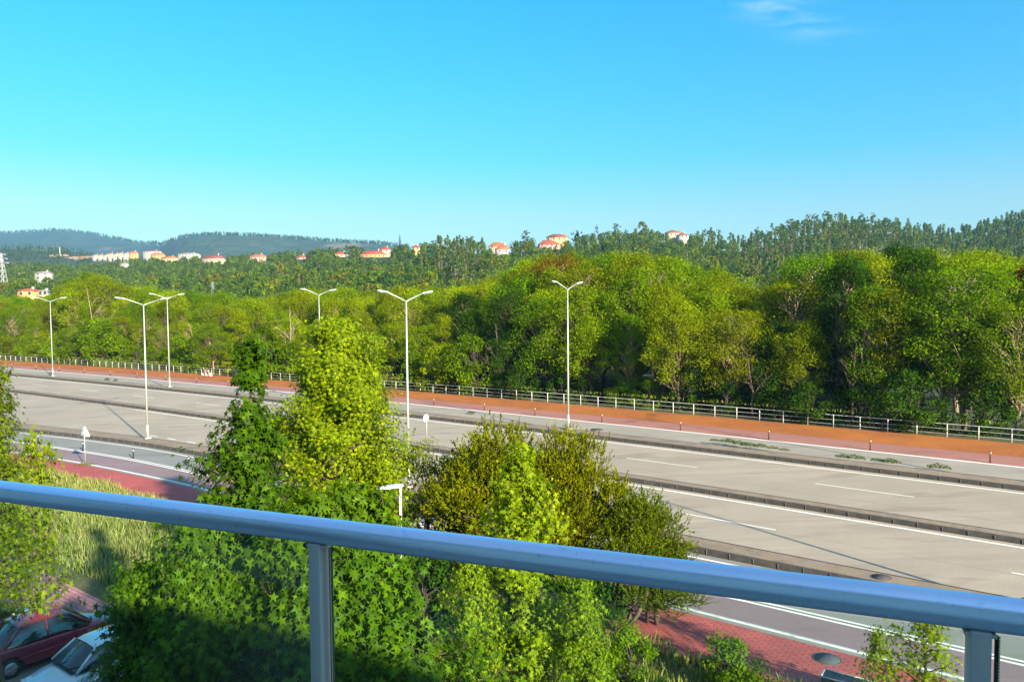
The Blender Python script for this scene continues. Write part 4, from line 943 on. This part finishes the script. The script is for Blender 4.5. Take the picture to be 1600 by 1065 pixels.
house(198, 416, 13, 900, 3.5, 'white', 'grey', 0, 'small white block alone in the trees below the town', 1.5, flat=True)
house(73, 429, 24, 520, 2.5, 'white', 'grey', .05, 'long low white warehouse with a grey roof on the left slope', 3, cat='warehouse', name='warehouse')
house(49, 463, 27, 330, 10, 'ochre', 'red', .1, 'orange building with a dull red roof behind the far left lamp', 3.5)
house(73, 461, 13, 325, 7, 'white', 'grey', .3, 'white building right of the orange one behind the far left lamp', 2.5)
house(1308-300, 402, 6, 560, 2, 'cream', 'brown', 0, 'tiny cream hut lost in the ridge trees', 2) if False else None

# earth banks and road on the left hills
def landpatch(poly, name, label, m, dz=1.2):
    g = G(); g_ = []
    for (xa, ya, xb, yb, dep, dep2) in poly:
        g_.append((at(xa, dep), dep, zat(xa, ya, dep)+.0)); g_.append((at(xb, dep2), dep2, zat(xb, yb, dep2)))
    V = np.array(g_).reshape(len(poly), 2, 3); g.grid(V); o = g.obj(name, m); tag(o, label, kind='structure')
landpatch([(0, 418.5, 0, 416.5, 1180, 1200), (40, 414, 40, 411.5, 1180, 1200), (70, 411, 70, 408, 1180, 1200), (110, 408, 112, 404, 1180, 1200), (135, 405, 138, 402.5, 1180, 1200)], 'hill_road', 'pale road climbing the left hill', M['earth'])
landpatch([(62, 411, 72, 407, 1190, 1215), (90, 409, 95, 404, 1190, 1215), (120, 406, 122, 401, 1190, 1215), (150, 402.5, 150, 400, 1190, 1215)], 'earth_bank', 'orange earth cutting above the hill road', M['earth'])
landpatch([(80, 401.5, 82, 398, 1240, 1260), (112, 401, 110, 397.5, 1240, 1260)], 'earth_bank', 'orange earth terrace below the mast', M['earth'])
landpatch([(0, 437, 0, 428, 700, 720), (12, 437, 14, 431, 700, 720), (30, 430, 34, 426, 700, 720), (38, 427, 40, 425, 700, 720)], 'earth_bank', 'bare orange slope at the foot of the pylon', M['earth'])
landpatch([(394, 388, 398, 381, 2860, 2900), (412, 391, 412, 381, 2850, 2900), (430, 394, 428, 386, 2840, 2890), (448, 395.5, 448, 392.5, 2830, 2870)], 'quarry', 'pale brown quarry scar on the far mountain flank', M['earth'])

# pylons and masts
def pylon(H, w0, bar, arms=(.72, .84, .95)):
    g = G(); c = [(-1, -1), (1, -1), (1, 1), (-1, 1)]; n_ = 8
    def wd_(f): return w0*(1-f)**1.1*.5+w0*.05
    for a in range(4):
        g.tube([(c[a][0]*wd_(f), c[a][1]*wd_(f), f*H) for f in np.linspace(0, 1, n_)], bar, n=4)
        for i in range(n_-1):
            f0, f1 = i/(n_-1), (i+1)/(n_-1); b_ = c[(a+1) % 4]
            g.tube([(c[a][0]*wd_(f0), c[a][1]*wd_(f0), f0*H), (b_[0]*wd_(f1), b_[1]*wd_(f1), f1*H)], bar*.6, n=4)
            g.tube([(b_[0]*wd_(f0), b_[1]*wd_(f0), f0*H), (c[a][0]*wd_(f1), c[a][1]*wd_(f1), f1*H)], bar*.6, n=4)
    A = G()
    for f, L in zip(arms, (.20, .17, .12)):
        L *= H
        for sg in (-1, 1):
            A.tube([(0, 0, f*H), (sg*L, 0, f*H+.01*H)], bar*.9, n=4); A.tube([(0, 0, f*H+.05*H), (sg*L, 0, f*H+.01*H)], bar*.6, n=4)
    return g, A
pg, pa = pylon(40, 8, .22); pgm = pg.mesh('tower', M['steel']); pam = pa.mesh('cross_arm', M['steel'])
def place_pylon(X, yb, yt, dep, label, rz=0., grp=None):
    k = (yb-yt)/F*dep/40; x = at(X, dep); o = empty('pylon', (x, dep, zat(X, yb, dep)-2), rz, label, 'pylon', grp); o.scale = (k, k, k); link('tower', pgm, o); link('cross_arm', pam, o)
place_pylon(7, 448, 391, 480, 'large lattice pylon at the left edge of the view')
place_pylon(334, 458, 434, 330, 'small grey lattice pylon rising from the trees between the left lamps', .5)
for i, (X, yb, yt) in enumerate(((49, 369, 360), (59, 369, 360), (295, 372, 361), (326, 377, 364), (349, 367, 359), (366, 372, 363), (373, 365, 357), (383, 383, 368), (395, 382, 372), (401, 376, 364), (412, 368, 359), (433, 373, 363), (466, 392, 379), (508, 389, 377))):
    o = place_pylon(X, yb, yt, 2980 if X > 200 else 4150, f'faint grey pylon on the far mountains, {ordn(i+1)} from the left', .3*i, 'pylons on the far mountains')
g = G(); x = at(98, 1240); mo = empty('mast', (x, 1240, zat(98, 401, 1240)), 0, 'white slender mast on the earth terrace of the left hill', 'mast'); g.tube([(0, 0, -3), (0, 0, 14.5)], [.7, .45], n=8); g.obj('pole', M['white'], mo)
g = G(); g.box((0, 0, 14.8), (2.4, 2.4, .7)); g.obj('head', M['white'], mo)

def blocked(X, ytop, dep, hw):
    for (a, b_, y0, y1, d_) in HOUSES:
        if dep < d_+6 and X+hw > a and X-hw < b_ and ytop < y1 and ytop > y0-40: return True
    return False
cand = []
rt = np.random.default_rng(5)
for y in np.concatenate([np.arange(165, 420, 7.5), np.arange(420, 930, 9)]):
    x0, x1 = at(-60, y), at(1670, y); n_ = int((x1-x0)/(8. if y < 420 else 8.5))
    for x in x0+(x1-x0)*(np.arange(n_)+rt.uniform(-.4, .4, n_)+.5)/n_:
        yy = y+rt.uniform(-4, 4); X = CX+F*x/yy; Rr = np.interp(X, RT[:, 0], RT[:, 1])
        if yy > Rr+22: continue
        z = float(height(x, yy)); cand.append((X, x, yy, z))
CG = [(.075, .14, .020), (.11, .18, .014), (.17, .22, .008), (.05, .105, .026), (.18, .18, .014), (.10, .17, .010)]
ind_b, ind_e, stuffG = 0, 0, G()
items = []
for (X, x, y, z) in cand:
    euc = (X > 1085 and not (1085 < X < 1175 and rt.random() < .5)) and rt.random() < (.5 if y > 480 else .25) or (685 < X < 755 and y > 330 and rt.random() < .75) or rt.random() < .012
    if euc: sc = rt.uniform(.6, .95)*(1 if X > 1085 else .9); H = 20*sc
    else: sc = rt.uniform(.75, 1.3)*(1 if y > 300 else .9); H = 9*sc
    if 1000 > X > 100 and 940 < X and not euc: sc *= .9
    Xp, yt = X, hor(X)-F*(z+H-HC)/y; hw = F/y*(2.5 if not euc else 2)*sc
    if blocked(X, yt, y, hw): continue
    fs_y = float(np.interp(X, SKX[:, 0], SKX[:, 1])); vis = fs_y+4-yt
    if vis < 0: continue
    items.append((min(vis, F*H/y)*hw*2, euc, X, x, y, z, sc, H))
FARS = []
items.sort(key=lambda q: -q[0])
nb_, ne_ = 0, 0
for (sz_, euc, X, x, y, z, sc, H) in items:
    if euc: c = [(.055, .12, .018), (.085, .13, .016), (.12, .14, .016), (.05, .115, .014)][int(rt.integers(0, 4))]
    else: c = CG[int(rt.integers(0, 6))]
    c = np.array(c)*rt.uniform(.8, 1.25)
    if euc and ne_ < 285:
        ne_ += 1; o = link('eucalyptus_tree', SE[ne_ % 5]); tag(o, 'tall thin eucalyptus with a bare pale stem on the wooded hillside', 'eucalyptus', 'eucalyptus trees on the hills')
    elif not euc and nb_ < 285:
        nb_ += 1; o = link('hillside_tree', SB[nb_ % 5]); tag(o, 'round green tree on the distant wooded slope', 'hillside tree', 'trees on the distant slope')
    else:
        n_ = 34 if not euc else 30
        cc = np.array([x, y, z]); zz0 = .25 if not euc else .55
        d = unit(rt.normal(size=(n_*3, 3))); f = rt.random(n_*3); R_ = (2.6 if not euc else 1.8)*sc
        P_ = cc+np.column_stack([d[:, 0]*R_*np.sqrt(f), d[:, 1]*R_*np.sqrt(f), H*(zz0+(1-zz0)*(.5+.48*d[:, 2]))]); rng = rt
        quadleaves(stuffG, P_, unit(d+rt.normal(size=d.shape)*.4), rt.uniform(.8, 1.7, n_*3)*(y/550)**.4, .7, a=np.clip(rt.random()*.6+rt.random(n_*3)*.4, 0, 1))
        if euc: stuffG.tube([(x, y, z), (x, y, z+H*.8)], [.28, .12], n=4, m=1, caps=False)
        continue
    FARS.append((X, euc, o)); o.location = (x, y, z-.3); o.scale = (sc, sc, sc*rt.uniform(.9, 1.15)); o.rotation_euler[2] = rt.uniform(0, 6.28); o.color = (*c, 1)
for e_ in (True, False):
    k_ = 0
    for X, eu, o in sorted(FARS, key=lambda q: q[0]):
        if eu != e_: continue
        k_ += 1; c = o.color; tone = 'olive' if c[0] > c[1]*.85 else 'dark green' if c[1] < .13 else 'bright green' if c[1] > .19 else 'green'
        o['label'] = (f"{tone} thin eucalyptus with a bare stem on the wooded hills, {ordn(k_)} from the left" if eu else f"{tone} round tree on the distant wooded slope, {ordn(k_)} from the left")
# ragged crests and conifer hill of the far left
rng = rt
for (xa, xb, dep, n_, hh, wd_) in ((-60, 150, 1480, 420, 15, 3.5), (-60, 250, 4280, 500, 18, 9), (250, 640, 3000, 800, 15, 7), (130, 700, 1000, 220, 7, 8)):
    for i in range(n_):
        X = rt.uniform(xa, xb); MRx = float(np.interp(X, MT[:, 0], MT[:, 1])) if dep > 2000 else dep; y = MRx*(1-abs(rt.normal())*(.012 if dep > 2000 else .16)); x = at(X, y)
        z = float(height(x, y)); H = hh*rt.uniform(.5, 1.1); k_ = 12; d = unit(rt.normal(size=(k_, 3))); f = rt.random(k_)
        if blocked(X, hor(X)-F*(z+H-HC)/y, y, 3): continue
        P_ = np.array([x, y, z])+np.column_stack([d[:, 0]*wd_*.5*(1-f*.7), d[:, 1]*wd_*.5*(1-f*.7), H*f])
        quadleaves(stuffG, P_, d, rt.uniform(.35, .8, k_)*wd_, .8, a=rt.random(k_)*.35)
o = stuffG.obj('distant_woods', [M['leaf_stuff'], M['barkeuc']]); tag(o, 'dense mass of woodland covering the distant hills', None, kind='stuff')
print('front', placed, 'slope', nb_, ne_, 'items', len(items))
def single(X, yb, yt, dep, me, H, color, label, wide=1., name='conifer_tree', cat='conifer'):
    k = (yb-yt)/F*dep/H; o = link(name, me); tag(o, label, cat); o.location = (at(X, dep), dep, zat(X, yb, dep)); o.scale = (k*wide, k*wide, k); o.color = (*color, 1)
single(627, 394, 366, 640, SCo[0], 13.8, (.025, .055, .03), 'tall dark pointed conifer standing out on the skyline', .75)
single(669, 392, 378, 625, SCo[1], 13.8, (.02, .045, .025), 'narrow dark cypress on the skyline right of the tall conifer', 1.0)
single(683, 392, 381, 622, SCo[1], 13.8, (.02, .045, .025), 'shorter dark cypress beside the narrow one', 1.3)
single(1004, 378, 348, 600, SB[1], 8.3, (.13, .17, .02), 'round bright green tree topping the ridge left of the cream villa', .95, 'skyline_tree', 'tree')
single(933, 378, 352, 600, SE[2], 19.5, (.05, .09, .03), 'tall tufted tree on the ridge, leftmost of the skyline pair', .8, 'skyline_tree', 'tree')
single(963, 376, 350, 602, SE[3], 19.5, (.06, .09, .03), 'spreading tufted tree on the ridge left of the round bright one', 1.5, 'skyline_tree', 'tree')
single(822, 396, 361, 590, SE[1], 19.5, (.05, .08, .03), 'tufted tree on the skyline left of the long cream building', 1.4, 'skyline_tree', 'tree')
single(902, 384, 363, 605, SB[2], 8.3, (.05, .09, .03), 'rounded dark tree right of the long cream building', 1., 'skyline_tree', 'tree')
single(551, 408, 385, 700, SB[3], 8.3, (.11, .16, .015), 'bright green round tree left of the long ochre building', 1.3, 'skyline_tree', 'tree')
single(749, 398, 378, 600, SB[0], 8.3, (.12, .17, .015), 'bright leafy tree left of the white ridge house', 1.1, 'skyline_tree', 'tree')

# ================================================================== GRASS AND WEEDS
M['drygrass'] = leafmat('dry_grass', (.46, .42, .15), trans=.4, rough=.7, lo=.5, hi=1.4, hue=(.45, .75, .4))
M['greengrass'] = leafmat('green_grass', (.15, .19, .035), trans=.4, rough=.7, lo=.45, hi=1.6, hue=(1.7, 1.2, .8))
def blades(inside, n_, hmin, hmax, mats, frac, seed, box, tips=True):
    global rng; rng = np.random.default_rng(seed); S_ = rng.uniform(box[0], box[1], n_); T_ = rng.uniform(box[2], box[3], n_); k = inside(S_, T_)
    dens = np.sin(S_*1.1+2*np.sin(T_*.8))*.25+np.sin(S_*.37+T_*.6)*.25+.6; k &= rng.random(n_) < dens+.25; S_, T_ = S_[k], T_[k]; dens = dens[k]; n_ = len(S_)
    xy = P0+D*S_[:, None]+N*T_[:, None]; h = rng.uniform(hmin, hmax, n_)*(.5+.6*dens); a = rng.uniform(0, 6.28, n_); w_ = rng.uniform(.012, .03, n_)
    ln_ = rng.normal(size=(n_, 2))*.22*h[:, None]; B = np.column_stack([np.cos(a), np.sin(a)])*w_[:, None]; g = G()
    z0 = np.full(n_, .0); V = np.stack([np.column_stack([xy-B, z0]), np.column_stack([xy+B, z0]), np.column_stack([xy+ln_*.45+B*.8, h*.6]), np.column_stack([xy+ln_*.45-B*.8, h*.6]), np.column_stack([xy+ln_, h])], 1).reshape(-1, 3)
    i = np.arange(n_)[:, None]*5; mi = (rng.random(n_) < frac).astype(int)
    for m_ in (0, 1):
        q = mi == m_
        if q.any(): sub = np.where(q)[0]; VV = V.reshape(-1, 5, 3)[sub].reshape(-1, 3); j = np.arange(len(sub))[:, None]*5; av = rng.random(len(sub)); g.add(VV, j+[[0, 1, 2, 3]], None, m=m_, a=av); g.add(VV, None, j+[[3, 2, 4]], m=m_, a=av)
    return g
gk = CP['grass']; gi = lambda S, off=0: np.interp(S, [c[0] for c in gk], [c[1] for c in gk])+off
def in_left(S, T): return (T < gi(S, .0)) & (T > -18.1-.06*S*0) & (S > -40)
g = blades(in_left, 105000, .25, .75, 0, .25, 81, (-42, 22, -18.4, -10)); o = g.obj('dry_grass', [M['drygrass'], M['greengrass']]); tag(o, 'tall dry straw coloured grass between the two brick pavements', kind='stuff')
def in_right(S, T): return (T < gi(S, .1+.35*np.sin(S*1.3)+.3*np.sin(S*2.9))) & (T > -16.5) & (S < -46) & ~((S > -47) & (S < -43))
g = blades(in_right, 26000, .2, .65, 0, .72, 82, (-66, -46, -16.5, -9.5)); o = g.obj('rough_grass', [M['drygrass'], M['greengrass']]); tag(o, 'rough green and straw grass at the foot of the red pavement', kind='stuff')
def in_fence(S, T): return np.abs(T-bend(S, 31.6)) < .45
g = blades(in_fence, 26000, .08, .32, 0, .7, 83, (-68, 150, 26, 32.2)); 
for v_ in g.V: v_[:, 2] += 1.29
o = g.obj('fence_grass', [M['drygrass'], M['greengrass']]); tag(o, 'thin grass growing along the foot of the white fence', kind='stuff')
def in_edge(S, T): return np.abs(T-bend(S, 26.95)) < .16
g = blades(in_edge, 30000, .03, .15, 0, .6, 84, (-68, 150, 21, 27.3))
for v_ in g.V: v_[:, 2] += 1.21
M['edgegrass'] = leafmat('edge_grass', (.09, .06, .02), trans=.3, rough=.8)
o = g.obj('edge_grass', [M['edgegrass'], M['edgegrass']]); tag(o, 'dark dry tufts along the seam of orange earth and pink path', kind='stuff')
# weeds growing on the far kerbed strip and the left verge
def weed(seed, H=.35, R=.7):
    global rng; rng = np.random.default_rng(seed); g = G(); n_ = 420; r = R*np.sqrt(rng.random(n_)); a = rng.uniform(0, 6.28, n_)
    P_ = np.column_stack([np.cos(a)*r, np.sin(a)*r*.5, rng.random(n_)*H*(1-(r/R)**2*.7)]); quadleaves(g, P_, unit(rng.normal(size=(n_, 3))+np.array([0, 0, .8])), rng.uniform(.05, .13, n_), .55); return g.mesh('weed', M['leaf'])
WD = [weed(91), weed(92), weed(93)]
wl = [(1140, 692), (1158, 695), (1172, 698), (1190, 699), (1210, 702), (1228, 705), (1320, 716), (1340, 718), (1375, 722), (1395, 724), (1472, 733), (1118, 690), (165, 593), (178, 594), (735, 646), (78, 584)]
for i, (X, Y) in enumerate(wl):
    dep = 60.
    for _ in range(30):
        t_ = st_of(at(X, dep), dep)[1]; z_ = float(zg(t_))+(.28 if i not in (12, 13, 14) else .1); dep = (HC-z_)*F/(Y-hor(X))
    o = link('weed_tuft', WD[i % 3]); sc = rt.uniform(.45, 1.05); o.location = (at(X, dep), dep, z_); o.scale = (sc, sc, sc); o.rotation_euler[2] = RA; o.color = (.10, .14, .03, 1)
    tag(o, f"low green weed patch on the far kerbed strip, {ordn(i+1)} of its line" if i < 12 else f"small green weed patch {['left of', 'right beside', 'far right of', 'at the foot of'][i-12]} the far left street lamp" if i != 14 else 'small weed patch on the strip beyond the round sign', 'weed', 'weeds on the far kerbed strip')
# tuft round the triangular sign
o = link('weed_tuft', WD[0]); o.location = sg1.location; o.scale = (1., 1., .8); o.color = (.25, .22, .03, 1); tag(o, 'yellowish grass tuft at the foot of the triangular sign', 'weed')
# dark low shrubs at the bottom centre and right
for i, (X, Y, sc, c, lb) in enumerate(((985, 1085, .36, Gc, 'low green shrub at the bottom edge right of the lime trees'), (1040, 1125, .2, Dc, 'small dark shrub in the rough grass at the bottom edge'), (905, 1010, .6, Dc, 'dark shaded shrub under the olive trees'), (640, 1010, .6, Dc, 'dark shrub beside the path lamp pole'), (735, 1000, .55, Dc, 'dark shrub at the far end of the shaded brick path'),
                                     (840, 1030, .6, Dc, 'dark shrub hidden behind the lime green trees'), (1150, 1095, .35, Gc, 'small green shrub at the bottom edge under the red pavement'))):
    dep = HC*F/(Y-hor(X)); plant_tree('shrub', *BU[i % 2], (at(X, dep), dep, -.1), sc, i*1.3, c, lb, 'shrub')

# ================================================================== HAZE
hz = bpy.data.materials.new('haze'); hz.use_nodes = True; n = hz.node_tree.nodes; l = hz.node_tree.links; n.clear()
out = n.new('ShaderNodeOutputMaterial'); pv = n.new('ShaderNodeVolumePrincipled'); pv.inputs['Color'].default_value = (.32, .70, 1., 1); pv.inputs['Density'].default_value = 1.25e-4; pv.inputs['Anisotropy'].default_value = .2
l.new(pv.outputs[0], out.inputs['Volume'])
g = G(); g.box((0, 3700, 215), (11500, 8400, 446)); o = g.obj('haze', hz); tag(o, 'thin bluish summer haze in the air over the valley', kind='stuff')
